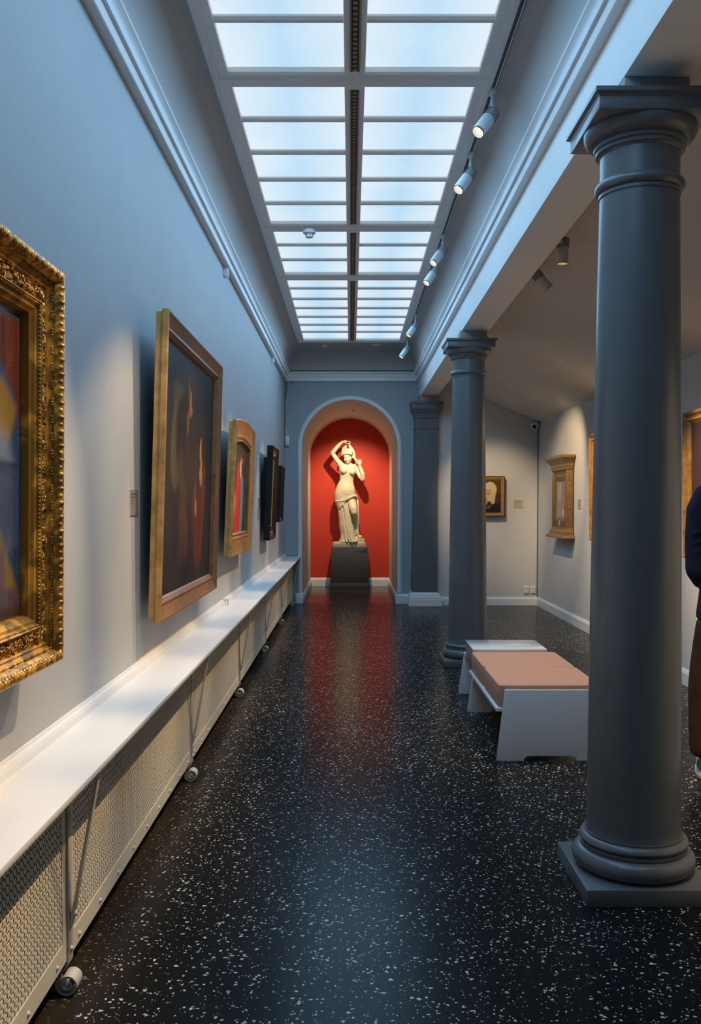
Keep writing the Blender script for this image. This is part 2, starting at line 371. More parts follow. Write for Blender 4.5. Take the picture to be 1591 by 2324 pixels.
# baseboards
def baseboard(name, prof_axis, a, b, fn, h=.12):
    pr = [(0,0),(.022,0),(.022,h*.78),(.016,h*.84),(.014,h*.93),(.006,h),(0,h)]
    return struct(MB().prism([fn(d, z) for d, z in pr], prof_axis, a, b).build(name, 'white_trim', smooth=.5))
baseboard('baseboard_right', 'y', Y0, YA, lambda d, z: (XR-d, z), .13)
baseboard('baseboard_aisle', 'x', 1.36, XR, lambda d, z: (YA-d, z), .125)
baseboard('baseboard_alcove', 'x', AC-AR, AC+AR, lambda d, z: (16.68-d, z), .155)
baseboard('baseboard_back', 'x', AC+AR-.03, .93, lambda d, z: (YB-d-.02, z), .15)
struct(MB().box(AC-AR-.1, AC-AR+.02, YB-.045, YB+.15, 0, .16).build('baseboard_jamb', 'white_trim', bevel=.008))
struct(MB().box(AC-AR-.01, AC-AR+.022, YB+.15, 16.66, 0, .12).build('baseboard_alcove_left', 'white_trim', bevel=.006))
struct(MB().box(AC+AR-.022, AC+AR+.01, YB+.02, 16.66, 0, .12).build('baseboard_alcove_right', 'white_trim', bevel=.006))
# thin cable in the aisle corner
struct(MB().tube([(XR-.012, YA-.012, .13), (XR-.012, YA-.012, 2.72)], .006, 6).build('trim_5', 'pilaster_paint'))

# ------------------------------------------------------------------ skylight
sky = bpy.data.objects.new('window_1', None); COL.objects.link(sky); struct(sky)
SX0, SX1, MX0, MX1 = -.645, .676, -.033, .078
ZG = 3.80
THICK = [(.85, 1.0), (2.05, 2.2), (4.82, 4.98), (7.39, 7.576), (8.994, 9.201), (12.555, 12.68)]
THIN = [[1.52], [2.72, 3.25, 3.79, 4.332], [5.442, 5.943, 6.433, 6.932], [8.031, 8.515], [9.626, 10.114, 10.584, 11.074, 11.556, 12.03]]
def rail(sx, x_in, x_out):                      # side rail with stepped moulding
    p = [(x_in, ZG), (x_in, 3.772), (x_in+sx*.012, 3.766), (x_in+sx*.05, 3.766), (x_in+sx*.055, 3.758), (x_in+sx*.066, 3.758), (x_in+sx*.072, 3.764), (x_in+sx*.085, 3.764), (x_in+sx*.088, 3.772), (x_out, 3.78), (x_out, ZG)]
    return MB().prism(p, 'y', .85, 12.68)
rail(-1, SX0, -.742).build('side_rail', 'skylight_paint', sky, smooth=.3)
rail(1, SX1, .768).build('side_rail', 'skylight_paint', sky, smooth=.3)
MB().box(MX0, MX1, .85, 12.68, 3.766, ZG+.01).build('centre_mullion', 'skylight_paint', sky, bevel=.006)
for ya, yb in THICK:
    pr = [(ya, ZG+.01), (ya, 3.775), (ya+.012, 3.764), (ya+.05, 3.764), (ya+.055, 3.755), (yb-.055, 3.755), (yb-.05, 3.764), (yb-.012, 3.764), (yb, 3.775), (yb, ZG+.01)]
    MB().prism(pr, 'x', SX0-.06, SX1+.06).build('transom', 'skylight_paint', sky, smooth=.3)
# ventilation slot in the mullion, bay by bay
for (ta, tb), (tc_, td) in zip(THICK[:-1], THICK[1:]):
    g = MB().box(.0, .045, tb+.03, tc_-.03, 3.7625, 3.768).build('vent_slot', 'slot_dark', sky)
    mm = MB()
    y = tb+.04
    while y < tc_-.06: mm.box(.012, .033, y, y+.022, 3.759, 3.764); y += .045
    mm.box(-.004, .004, tb+.03, tc_-.03, 3.758, 3.766).box(.041, .049, tb+.03, tc_-.03, 3.758, 3.766)
    mm.build('vent_grille', 'slot_brown', g)
for bay, ((ta, tb), (tc_, td)) in enumerate(zip(THICK[:-1], THICK[1:])):
    ys = [tb]+THIN[bay]+[tc_]
    for yb in THIN[bay]:
        for x0, x1 in ((SX0, MX0), (MX1, SX1)):
            pr = [(yb-.024, ZG), (yb-.024, 3.79), (yb-.012, 3.778), (yb+.012, 3.778), (yb+.024, 3.79), (yb+.024, ZG)]
            MB().prism(pr, 'x', x0-.01, x1+.01).build('glazing_bar', 'skylight_paint', sky)
    for a, b in zip(ys[:-1], ys[1:]):
        for x0, x1 in ((SX0, MX0), (MX1, SX1)):
            o = MB().box(x0-.012, x1+.012, a-.005, b+.005, ZG, ZG+.012).build('pane', 'frosted_pane', sky)

# ================================================================== COLUMNS
def column(x, y, label):
    t = thing('column', label, 'column', (x, y, 0), 0, 'round columns carrying the beam')
    MB().box(-.246, .246, -.246, .246, 0, .066).build('plinth', 'column_paint', t, bevel=.004)
    tor = [(.19+.048*math.cos(q), .108+.042*math.sin(q)) for q in [(-PI/2)+PI*k/12 for k in range(13)]]
    pr = [(.15,.066)]+tor+[(.206,.151),(.206,.163),(.2,.166),(.207,.172),(.209,.18),(.205,.19),(.197,.197),(.19,.2),(.19,.208),(.17,.209)]
    MB().lathe(pr, 72).build('base_moulding', 'column_paint', t, smooth=.5)
    sh = [(.186,.2),(.1815,.222)]+[(.18-.030*((k/20)**1.35), .24+(2.72-.24)*k/20) for k in range(21)]+[(.150,2.87)]
    MB().lathe(sh, 72).build('shaft', 'column_paint', t, smooth=.5)
    MB().lathe([(.14,2.695),(.155,2.695),(.155,2.708)]+[(.151+.019*math.cos(q), 2.732+.021*math.sin(q)) for q in [(-PI/2)+PI*k/10 for k in range(11)]]+[(.14,2.755)], 72).build('astragal', 'column_paint', t, smooth=.5)
    ec = [(.14,2.852),(.152,2.853),(.156,2.858),(.166,2.862),(.168,2.872),(.164,2.876),(.172,2.88),(.175,2.889),(.172,2.895)]+[(.172+.042*math.sin(q), 2.897+.05*(1-math.cos(q))) for q in [PI/2*k/9 for k in range(10)]]+[(.205,2.951),(.1,2.951)]
    MB().lathe(ec, 72).build('echinus', 'column_paint', t, smooth=.5)
    ab = MB().box(-.218, .218, -.218, .218, 2.948, 2.995).build('abacus', 'column_paint', t, bevel=.003)
    rings = []
    for h, z in ((.218,2.994),(.220,3.0),(.228,3.005),(.233,3.008),(.233,3.024)):
        rings.append([(-h,-h,z),(h,-h,z),(h,h,z),(-h,h,z)])
    MB().loft(rings).build('abacus_fillet', 'column_paint', ab)
    MB().box(-.092, .160, -.10, .10, 3.023, 3.122).build('impost_block', 'impost_shaded', t, bevel=.012)
    return t
column(1.127, 3.565, 'grey column beside the pink bench, abacus under the white beam')
column(1.109, 8.53, 'grey column behind the white low table, nearer the arched alcove')

# pilaster at the end of the colonnade
t = thing('pilaster', 'dark grey tapering pilaster with white moulded foot beside the arch', 'pilaster', (1.12, 13.4, 0))
FT = ((.052,0),(.052,.095),(.046,.1),(.046,.13),(.03,.145),(.03,.165),(.012,.185),(.0,.2))
CA = ((.0,2.78),(.012,2.785),(.012,2.81),(.02,2.82),(.02,2.842),(.03,2.85),(.045,2.89),(.062,2.92),(.062,2.985),(.075,2.995),(.075,3.03))
def notched(xl, xr, yf, z, xw=.173, yw=.081, yb=.32):     # plan outline: full depth beside the arch, stopped at the face of the aisle wall
    return [(xl, yf, z), (max(xr, xw), yf, z), (max(xr, xw), yw, z), (xw, yw, z), (xw, yb, z), (xl, yb, z)]
MB().loft([notched(-.203, .1731, 0, .19), notched(-.158, .176, 0, 2.79)]).build('shaft', 'pilaster_paint', t)
MB().loft([notched(-.203-e, .1731+e*1.3, -e, z) for e, z in FT]).build('foot', 'white_trim', t, smooth=.3)
MB().loft([notched(-.170, .188, -.012, z) for z in (2.63, 2.65)]).build('astragal', 'pilaster_paint', t)
MB().loft([notched(-.158-e, .176+e, -e, z) for e, z in CA]).build('capital', 'pilaster_paint', t, smooth=.3)
MB().box(-.10, .165, 0, .32, 3.03, 3.122).build('impost_block', 'impost_shaded', t)

# ================================================================== RADIATOR COVERS, SHELF, BRACKETS
XP = -.87
def perforated(L, z0, z1, p=.0245):
    h = p/2; V = []; F = []
    ni = int(L/h); nj = int((z1-z0)/h)
    dia = [(h,0),(h/2,h/2),(0,h),(-h/2,h/2),(-h,0),(-h/2,-h/2),(0,-h),(h/2,-h/2)]
    s = math.sqrt(.5); o = 0
    for i in range(1, ni):
        for j in range(1, nj):
            if (i+j) % 2: continue
            vert = (i % 2 == 0); a, b = (.0045, .0095) if vert else (.0095, .0045)
            el = [(a,0),(a*s,b*s),(0,b),(-a*s,b*s),(-a,0),(-a*s,-b*s),(0,-b),(a*s,-b*s)]
            cy, cz = i*h, z0+j*h
            V += [(0, cy+d[0], cz+d[1]) for d in dia]+[(0, cy+e[0], cz+e[1]) for e in el]+[(-.003, cy+e[0], cz+e[1]) for e in el]
            for k in range(8):
                k2 = (k+1) % 8
                F.append((o+k, o+k2, o+8+k2, o+8+k)); F.append((o+8+k, o+8+k2, o+16+k2, o+16+k))
            o += 24
    return V, F
PL = 2.14
posts = [2.74+PL*k for k in range(-1, 6)]
V, F = perforated(PL-.02, .155, .700)
pm = bpy.data.meshes.new('perforated_sheet'); pm.from_pydata(V, [], F); pm.materials.append(MATS['cover_metal'])
def cover_mesh():
    e = MB().box(-.004, .002, .0, PL-.02, .105, .172).box(-.004, .002, 0, .045, .17, .70).box(-.004, .002, PL-.065, PL-.02, .17, .70).box(-.004, .002, 0, PL-.02, .685, .704)
    return e
def dome(mb, x, y, z, r, h):
    n = 8; vs = []
    for q, hh in ((1, 0), (.85, .55), (.45, .9)):
        vs += [(x+h*hh, y+r*q*math.cos(2*PI*k/n), z+r*q*math.sin(2*PI*k/n)) for k in range(n)]
    vs.append((x+h, y, z)); f = [(i*n+k, i*n+(k+1) % n, (i+1)*n+(k+1) % n, (i+1)*n+k) for i in range(2) for k in range(n)]
    f += [(2*n+k, 2*n+(k+1) % n, 3*n) for k in range(n)]; mb.add(vs, f)
frame_me = None; riv_me = None; back_me = None
covers = [('below the ornate gilt frame', 0.61), ('below the wall label and the big dark painting', 2.75), ('between the big dark painting and the arched frame', 4.89), ('below the arched gilt frame', 7.03), ('below the taller black frame', 9.17), ('below the smaller black frame, last before the arch', 11.31)]
for k, (wh, y) in enumerate(covers):
    y = posts[k]+.01 if k < len(posts) else y
    t = thing('radiator_cover', 'cream perforated metal radiator cover '+wh, 'radiator cover', (XP, y, 0), 0, 'perforated radiator covers along the wall')
    sh = bpy.data.objects.new('perforated_sheet', pm); COL.objects.link(sh); sh.parent = t; sh['kind'] = 'stuff'
    if frame_me is None:
        f = cover_mesh().build('border', 'cover_metal', t); frame_me = f.data
        rm = MB(); dome(rm, .002, 0, 0, .0085, .006)
        rr = rm.build('rivet', 'cover_metal', t, smooth=1.2); riv_me = rr.data; rr.location = (0, .1, .130)
        b = MB().box(-.10, -.09, 0, PL-.02, .11, .70).build('void_shade_sheet', 'void_shade', t); back_me = b.data  # added black sheet, the darkness inside the cover painted as a surface
        rest = range(1, 9)
    else:
        for nm, me in (('border', frame_me), ('void_shade_sheet', back_me)):
            c = bpy.data.objects.new(nm, me); COL.objects.link(c); c.parent = t
        rest = range(0, 9)
    for q in rest:
        c = bpy.data.objects.new('rivet', riv_me); COL.objects.link(c); c.parent = t; c.location = (0, .1+q*(PL-.22)/8, .130)
# brackets
def bracket(y, label):
    t = thing('shelf_bracket', label, 'bracket', (XP, y, 0), 0, 'white iron shelf brackets with scroll feet')
    MB().box(.003, .010, -.017, .017, .115, .705).build('post', 'iron_white', t, bevel=.002)
    # strut: from low on the post outwards to the shelf edge
    a = Vector((.012, .0, .21)); b = Vector((.098, .0, .672)); d = (b-a).normalized(); nrm = Vector((d.z, 0, -d.x))
    pts = []
    m = MB(); w, th = .014, .0045
    ring = []
    for p in (a, a.lerp(b, .5), b): ring.append([p+Vector((0,-w,0))+nrm*th, p+Vector((0,w,0))+nrm*th, p+Vector((0,w,0))-nrm*th, p+Vector((0,-w,0))-nrm*th])
    top = b+Vector((.004, 0, .036)); ring.append([top+Vector((th,-w,0)), top+Vector((th,w,0)), top+Vector((-th,w,0)), top+Vector((-th,-w,0))])
    m.loft(ring); m.build('strut', 'iron_white', t, bevel=.0015)
    sm = MB(); dome(sm, .022, 0, .245, .011, .008); sm.build('screw', 'iron_white', t, smooth=1.2)
    sm = MB(); dome(sm, .010, 0, .135, .010, .008); sm.build('screw', 'iron_white', t, smooth=1.2)
    # scroll foot: flat bar curling outwards into a spiral resting on the floor
    path = [(.0066, .130), (.0066, .112), (.0064, .099), (.001, .088), (-.010, .075)]
    cx, cz, r0 = .005, .036, .036
    for k in range(0, 44):
        q = math.radians(140)+k*math.radians(15); r = r0*(1-.0165*k); path.append((cx+r*math.cos(q), cz+r*math.sin(q)))
    rings = []
    for i, (px, pz) in enumerate(path):
        q0 = path[max(i-1, 0)]; q1 = path[min(i+1, len(path)-1)]; tx, tz = q1[0]-q0[0], q1[1]-q0[1]; l = math.hypot(tx, tz) or 1
        nx, nz = -tz/l*.003, tx/l*.003
        hw = min(.03, .017+.0033*i)
        rings.append([(px+nx, -hw, pz+nz), (px+nx, hw, pz+nz), (px-nx, hw, pz-nz), (px-nx, -hw, pz-nz)])
    MB().loft(rings).build('scroll_foot', 'iron_white', t, smooth=.9)
    return t
for y, wh in zip([-1.54+PL]+posts[1:], ['below the ornate gilt frame', 'between ornate frame and wall label', 'under the big dark painting', 'under the near edge of the arched gilt frame', 'under the space before the taller black frame', 'under the smaller black frame', 'beside the foot of the arch']):
    bracket(y, 'white iron shelf bracket with scroll foot '+wh)
# added black strip standing in for the shade under the covers
struct(MB().box(XL, XP-.07, Y0, YB-.02, 0, .09).build('gap_shade_strip', 'gap_shade'))
# shelf boards with upstand
for (a, b, lb) in ((Y0+.05, 7.28, 'long white shelf board under the gilt frames, on iron brackets'), (7.28, 13.70, 'white shelf board under the black frames, ending at the arch')):
    t = thing('wall_shelf', lb, 'shelf', (XL, a, .70), 0, 'white shelf boards over the radiator covers')
    e = .004 if a < 0 else 0
    MB().box(.002, .250+e, 0, b-a-.001, .004, .020+e).build('board', 'shelf_paint', t, bevel=.003)
    MB().prism([(0, .018), (.03, .018), (.03, .046), (.024, .056), (.012, .060), (.010, .066), (0, .066)], 'y', 0, b-a-.001).build('upstand', 'shelf_paint', t, smooth=.4)
for y, lb in ((7.0, 'white plastic clip on the shelf upstand below the big dark painting'), (11.55, 'white plastic clip on the shelf upstand below the black frames')):
    t = thing('shelf_clip', lb, 'clip', (XL+.03, y, .72))
    MB().box(-.03, .025, -.02, .02, .035, .052).build('arm', 'plastic_white', t, bevel=.004)
    MB().box(.012, .027, -.014, .014, .0, .045).build('foot', 'plastic_white', t, bevel=.004)

# ================================================================== PICTURES
def smooth01(x): x = np.clip(x, 0, 1); return x*x*(3-2*x)
def canvas(name, w, h, layers, m, parent, nx=90, ny=120, flip=False, arch_top=0.):
    """flat picture in the local yz plane facing +x; u runs 0..1 along the width as seen by a viewer, v upwards"""
    u, v = np.meshgrid(np.linspace(0, 1, nx), np.linspace(0, 1, ny)); C = np.zeros((ny, nx, 3))
    for L in layers:
        k = L[0]
        if k == 'bg': C[:] = lin(L[1])
        elif k == 'grad':
            a = np.array(lin(L[1])); b = np.array(lin(L[2])); C[:] = a+(b-a)*v[..., None]
        elif k == 'mul': C *= L[1]
        elif k == 'noise':
            for _ in range(L[1]):
                cx, cy = rng.random(2); r = .05+.2*rng.random(); a = (rng.random()-.5)*L[2]
                C *= (1+a*np.exp(-((u-cx)**2+(v-cy)**2)/r**2))[..., None]
        elif k == 'ell':
            _, cx, cy, rx, ry, ang, c, so = L; an = math.radians(ang)
            du, dv = (u-cx)*w, (v-cy)*h; p = du*math.cos(an)+dv*math.sin(an); q = -du*math.sin(an)+dv*math.cos(an)
            d = np.sqrt((p/(rx*w))**2+(q/(ry*h))**2); mk = smooth01((1-d)/so+.5)[..., None]; C = C*(1-mk)+np.array(lin(c))*mk
        elif k == 'poly':
            _, pts, c, so = L; ins = np.zeros_like(u, bool); dist = np.full_like(u, 9.)
            for (x0, y0), (x1, y1) in zip(pts, pts[1:]+pts[:1]):
                cond = ((y0 > v) != (y1 > v)); xi = x0+(v-y0)*(x1-x0)/((y1-y0) or 1e-9); ins ^= cond & (u < xi)
                t = np.clip(((u-x0)*(x1-x0)+(v-y0)*(y1-y0))/((x1-x0)**2+(y1-y0)**2+1e-12), 0, 1)
                dist = np.minimum(dist, np.hypot(u-x0-t*(x1-x0), v-y0-t*(y1-y0)))
            sd = np.where(ins, dist, -dist); mk = smooth01(sd/so+.5)[..., None]; C = C*(1-mk)+np.array(lin(c))*mk
    sgn = -1 if flip else 1
    bul = arch_top*(1-(2*u-1)**2)*v
    P = np.stack([np.zeros_like(u), sgn*(u-.5)*w, (v-.5)*h+bul], -1).reshape(-1, 3)
    F = [(j*nx+i, j*nx+i+1, (j+1)*nx+i+1, (j+1)*nx+i) for j in range(ny-1) for i in range(nx-1)]
    if flip: F = [f[::-1] for f in F]
    me = bpy.data.meshes.new(name); me.from_pydata(P.tolist(), [], F)
    at = me.color_attributes.new('paint', 'FLOAT_COLOR', 'POINT')
    at.data.foreach_set('color', np.concatenate([C.reshape(-1, 3), np.ones((nx*ny, 1))], 1).ravel())
    return link(name, me, m, parent)
def frame_mesh(w, h, prof, arch_top=0., nseg=1):
    """prof: (inset from outer edge, height in x); rings follow the outer rectangle"""
    m = MB(); rings = []
    for t, d in prof:
        a, b = w/2-t, h/2-t; r = [(d, -a, -b), (d, a, -b)]
        for k in range(nseg+1):
            q = 1-2*k/nseg if nseg > 1 else (1 if k == 0 else -1)
            if nseg == 1 and k > 1: break
            r.append((d, a*q, b+arch_top*(1-q*q)))
        rings.append(r)
    n = len(rings[0]); vs = [p for r in rings for p in r]
    m.add(vs, [(i*n+k, i*n+(k+1) % n, (i+1)*n+(k+1) % n, (i+1)*n+k) for i in range(len(rings)-1) for k in range(n)])
    return m
def hang(o, x, y, z, tilt=0., side=1):
    """side 1: on the left wall facing +x, -1: on the right wall facing -x, 0: on the end wall facing -y"""
    o.location = (x, y, z)
    o.rotation_euler = {1: (0, math.radians(tilt), 0), -1: (0, math.radians(tilt), PI), 0: (0, math.radians(tilt), -PI/2)}[side]
def hook(t, y, z):
    m = MB().box(-.075, -.071, y-.012, y+.012, z-.05, z+.03).tube([(-.072, y, z-.02), (-.045, y, z-.025), (-.03, y, z-.005), (-.032, y, z+.02)], .004, 6)
    m.tube([(-.06, y, z+.01), (-.03, y, z+.01)], .009, 8).ell((-.035, y, z+.022), (.008, .008, .008), 8, 5)
    m.build('hanging_hook', 'chrome', t, smooth=.7)
R = math.radians

# --- 1 ornate gilt frame
W1, H1 = 1.06, 1.176
t = thing('framed_painting', 'glazed painting in a heavy carved gilt frame with leafy borders', 'painting'); hang(t, -.928, 2.735-W1/2, 1.613, .8, 1)
frame_mesh(W1, H1, [(0, -.055), (0, .035), (.002, .052), (.006, .056)]).build('outer_edge', 'brown_frame', t)
frame_mesh(W1, H1, [(.005, .056), (.012, .066), (.026, .068), (.038, .056), (.044, .046)]).build('leaf_moulding', 'gilt_leaf', t, smooth=.8)
frame_mesh(W1, H1, [(.043, .046), (.046, .040), (.050, .042), (.054, .036), (.060, .030), (.066, .034), (.070, .030), (.074, .022)]).build('cove_moulding', 'gilt_plain', t, smooth=.4)
frame_mesh(W1, H1, [(.073, .023), (.082, .028), (.095, .030), (.108, .028), (.116, .022)]).build('frieze', 'gilt_frieze', t, smooth=.8)
frame_mesh(W1, H1, [(.115, .022), (.117, .034), (.122, .038), (.128, .032), (.134, .024), (.142, .022), (.148, .014), (.154, .010), (.158, -.004), (.158, -.02)]).build('sight_moulding', 'gilt_plain', t, smooth=.4)
# carved leaves on the outer moulding, beads, and relief lumps in the frieze
lf = MB(); bd = MB(); fr = MB()
def along(inset, step):
    a, b = W1/2-inset, H1/2-inset
    for s, L in (('r', 2*b), ('l', 2*b), ('t', 2*a), ('b', 2*a)):
        n = max(2, int(L/step))
        for k in range(n):
            q = -L/2+L*(k+.5)/n
            yield {'r': (a, q, 0), 'l': (-a, q, 0), 't': (q, b, 1), 'b': (q, -b, 1)}[s]
for i, (yy, zz, hz) in enumerate(along(.024, .021)):
    big = i % 2
    lf.ell((.059, yy, zz), (.0125 if big else .0095, *( (.0092, .015) if hz else (.015, .0092))), 8, 5)
for i, (yy, zz, hz) in enumerate(along(.050, .0085)):
    if (i//3) % 2 == 0: bd.ell((.041, yy, zz), (.005, .0036, .0036), 6, 4)
for i, (yy, zz, hz) in enumerate(along(.128, .012)):
    bd.ell((.030, yy, zz), (.006, .004, .004), 6, 4)
for i, (yy, zz, hz) in enumerate(along(.095, .0048)):
    o1 = rng.normal(0, .009); o2 = rng.normal(0, .003); a1 = rng.random()*PI
    p = (.027+rng.random()*.004, yy+(o2 if hz else o1), zz+(o1 if hz else o2))
    rr = .003+.004*rng.random(); M = Matrix.Rotation(a1, 3, 'X'); fr.ell(p, (rr*1.3, rr*.7, rr*1.9), 6, 4, M)
for i, (yy, zz, hz) in enumerate(along(.095, .086)):
    for k in range(6):
        q = k*PI/3; fr.ell((.031, yy+.009*math.cos(q), zz+.009*math.sin(q)), (.005, .0055, .0055), 6, 4)
    fr.ell((.034, yy, zz), (.005, .005, .005), 6, 4)
lf.build('carved_leaves', 'gilt_leaf', t, smooth=1.2)['kind'] = 'stuff'
bd.build('bead_row', 'gilt_plain', t, smooth=1.2)['kind'] = 'stuff'
fr.build('carved_relief', 'gilt_frieze', t, smooth=1.2)['kind'] = 'stuff'
iw, ih = W1-.316, H1-.316
L1 = [('bg', (92, 44, 40)), ('noise', 18, .35), ('poly', [(0,.955),(1,.965),(1,1),(0,1)], (96,110,128), .02), ('poly', [(0,.93),(1,.955),(1,.985),(0,.965)], (58,62,76), .015),
      ('poly', [(.80,.2),(.83,.2),(.83,.955),(.80,.955)], (60,38,36), .02),
      ('poly', [(.3,0),(1.02,0),(1.02,.50),(.93,.72),(.80,.80),(.6,.9),(.3,.9)], (42,66,100), .03), ('poly', [(.4,.60),(.88,.57),(.95,.68),(.82,.76),(.6,.75)], (122,96,44), .05),
      ('poly', [(.5,.63),(.86,.58),(.93,.49),(.5,.50)], (96,112,136), .09), ('poly', [(.3,.0),(1,.0),(1,.505),(.3,.515)], (34,52,84), .02),
      ('poly', [(.72,.20),(.97,.24),(.97,.49),(.72,.49)], (46,66,98), .02), ('poly', [(.5,.46),(.66,.46),(.95,.10),(.80,.10)], (104,92,38), .05),
      ('poly', [(.3,.0),(.84,.0),(.84,.24),(.3,.26)], (92,62,66), .05), ('poly', [(0,0),(1,0),(1,.10),(0,.14)], (76,62,68), .03), ('poly', [(0,.0),(1,.0),(1,.045),(0,.06)], (66,46,44), .02),
      ('ell', .15, .62, .28, .3, 0, (116, 60, 52), .4), ('ell', .2, .75, .1, .12, 0, (190, 150, 120), .3), ('noise', 25, .2)]
c = canvas('canvas', iw+.02, ih+.02, L1, 'canvas_glazed', t); c.location = (-.012, 0, 0)
MB().box(-.05, -.03, -W1/2+.01, W1/2-.01, -H1/2+.01, H1/2-.01).build('backboard', 'black_frame', t)

# --- 2 big dark painting in plain moulded frame
def plain_frame(t, W, H, fw, th, mats, hookz, arch_top=0., nseg=1, depth=.065):
    me, mi = mats
    frame_mesh(W, H, [(.012, -depth*.95), (.012, -depth*.55), (.004, -depth*.5), (0, -depth*.42), (0, -.003), (.003, 0)], arch_top, nseg).build('outer_side', me, t, smooth=.3)
    frame_mesh(W, H, [(.003, 0), (.010, .001), (.018, -.004), (fw*.45, -.014), (fw*.62, -.020), (fw*.70, -.018), (fw*.76, -.015), (fw*.82, -.019), (fw*.88, -.028), (fw*.92, -.028), (fw, -.040), (fw, -.05)], arch_top, nseg).build('frame_moulding', mi, t, smooth=.4)
    MB().box(-depth*.9, -depth*.8, -W/2+.014, W/2-.014, -H/2+.014, H/2-.014).build('backboard', 'black_frame', t)
    for s in (-1, 1): hook(t, s*(W/2-.22), H/2-.06)
W2, H2 = 1.785, 1.474
t = thing('framed_painting', 'large very dark painting of two figures in a plain gilded frame', 'painting'); hang(t, -.87, 5.132, 1.679, 1.9, 1)
plain_frame(t, W2, H2, .105, .06, ('side_gold', 'brown_frame'), 0)
L2 = [('grad', (44, 34, 29), (42, 42, 46)), ('noise', 24, .35), ('ell', .33, .74, .17, .10, -25, (82, 78, 50), .9), ('ell', .21, .62, .055, .17, -8, (92, 86, 56), .8), ('ell', .24, .50, .06, .08, 0, (96, 82, 54), 1.0),
      ('ell', .36, .66, .13, .17, 0, (44, 37, 32), .6), ('ell', .45, .855, .012, .05, 0, (120, 84, 52), .9), ('ell', .50, .81, .030, .055, 6, (186, 116, 58), .7), ('ell', .48, .775, .024, .035, 0, (168, 98, 52), .7), ('ell', .53, .84, .035, .06, 0, (52, 44, 38), .7),
      ('ell', .44, .715, .018, .055, 6, (150, 92, 52), .7), ('ell', .43, .60, .016, .10, 0, (84, 54, 38), 1.0), ('ell', .34, .49, .05, .10, 20, (82, 66, 46), 1.0), ('ell', .46, .49, .09, .14, 0, (62, 46, 36), 1.0), ('ell', .40, .37, .03, .14, 8, (84, 62, 44), 1.0),
      ('ell', .735, .60, .034, .075, 4, (206, 152, 88), .45), ('ell', .765, .64, .030, .075, 0, (66, 42, 28), .6), ('ell', .72, .56, .014, .014, 0, (150, 66, 46), .8), ('ell', .735, .49, .034, .05, 12, (206, 148, 84), .5), ('ell', .62, .58, .02, .06, 0, (84, 52, 38), 1.0),
      ('ell', .80, .40, .040, .17, -4, (132, 52, 36), .7), ('ell', .66, .42, .10, .09, -30, (64, 50, 38), .9), ('ell', .60, .38, .03, .12, -14, (104, 46, 34), .9), ('ell', .70, .24, .10, .16, 0, (104, 40, 31), .9), ('ell', .78, .20, .02, .14, -6, (124, 48, 36), .9), ('ell', .67, .16, .02, .12, 8, (120, 46, 34), .9),
      ('ell', .64, .345, .024, .045, 22, (196, 130, 70), .6), ('ell', .62, .41, .012, .05, 0, (160, 84, 50), .7), ('ell', .38, .28, .065, .12, 6, (98, 60, 38), .8), ('ell', .46, .22, .03, .10, -6, (92, 62, 40), 1.0), ('ell', .36, .18, .06, .08, 0, (84, 50, 34), 1.1), ('ell', .25, .06, .1, .06, 0, (62, 44, 32), 1.2), ('noise', 60, .14), ('mul', .72)]
L2 = [(l[:-1]+(l[-1]*.55,)) if l[0] == 'ell' else l for l in L2]
c = canvas('canvas', W2-.2, H2-.2, L2, 'canvas', t, 170, 150); c.location = (-.042, 0, 0)
# --- 3 arched gilt frame
W3, H3 = 1.30, 1.035
t = thing('framed_painting', 'painting of a red and blue robed figure in a gilt frame with curved top', 'painting'); hang(t, -.87, 7.42, 1.622, 2.6, 1)
plain_frame(t, W3, H3, .17, .07, ('side_gold', 'old_gold'), 0, .038, 12)
MB().box(-.018, -.006, -W3/2+.03, W3/2-.03, -H3/2+.02, -H3/2+.034).build('bottom_fillet', 'pale_gold', t, bevel=.003)
frame_mesh(W3-.30, H3-.30, [(0, -.028), (.002, -.02), (.012, -.018), (.016, -.03)], .034, 12).build('sight_edge', 'pale_gold', t, smooth=.4)
L3 = [('bg', (58, 46, 40)), ('noise', 10, .3), ('ell', .62, .83, .09, .07, 0, (196, 130, 90), .4), ('ell', .66, .87, .12, .06, 0, (60, 40, 30), .5), ('poly', [(.38,.78),(.62,.72),(.70,.40),(.62,0),(.18,0),(.25,.4)], (186, 44, 34), .05),
      ('poly', [(.60,.66),(.74,.62),(.80,.3),(.76,0),(.58,0),(.62,.3)], (120, 140, 146), .04), ('poly', [(.78,.75),(.92,.60),(.95,.2),(.86,.1),(.78,.3)], (44, 62, 84), .05), ('ell', .56, .70, .05, .1, 20, (214, 196, 180), .4),
      ('ell', .22, .34, .10, .10, 0, (190, 120, 80), .5), ('poly', [(0,0),(.3,0),(.28,.08),(0,.1)], (120, 50, 40), .04)]
c = canvas('canvas', W3-.30, H3-.30, L3, 'canvas', t, 80, 90, arch_top=.034); c.location = (-.045, 0, 0)
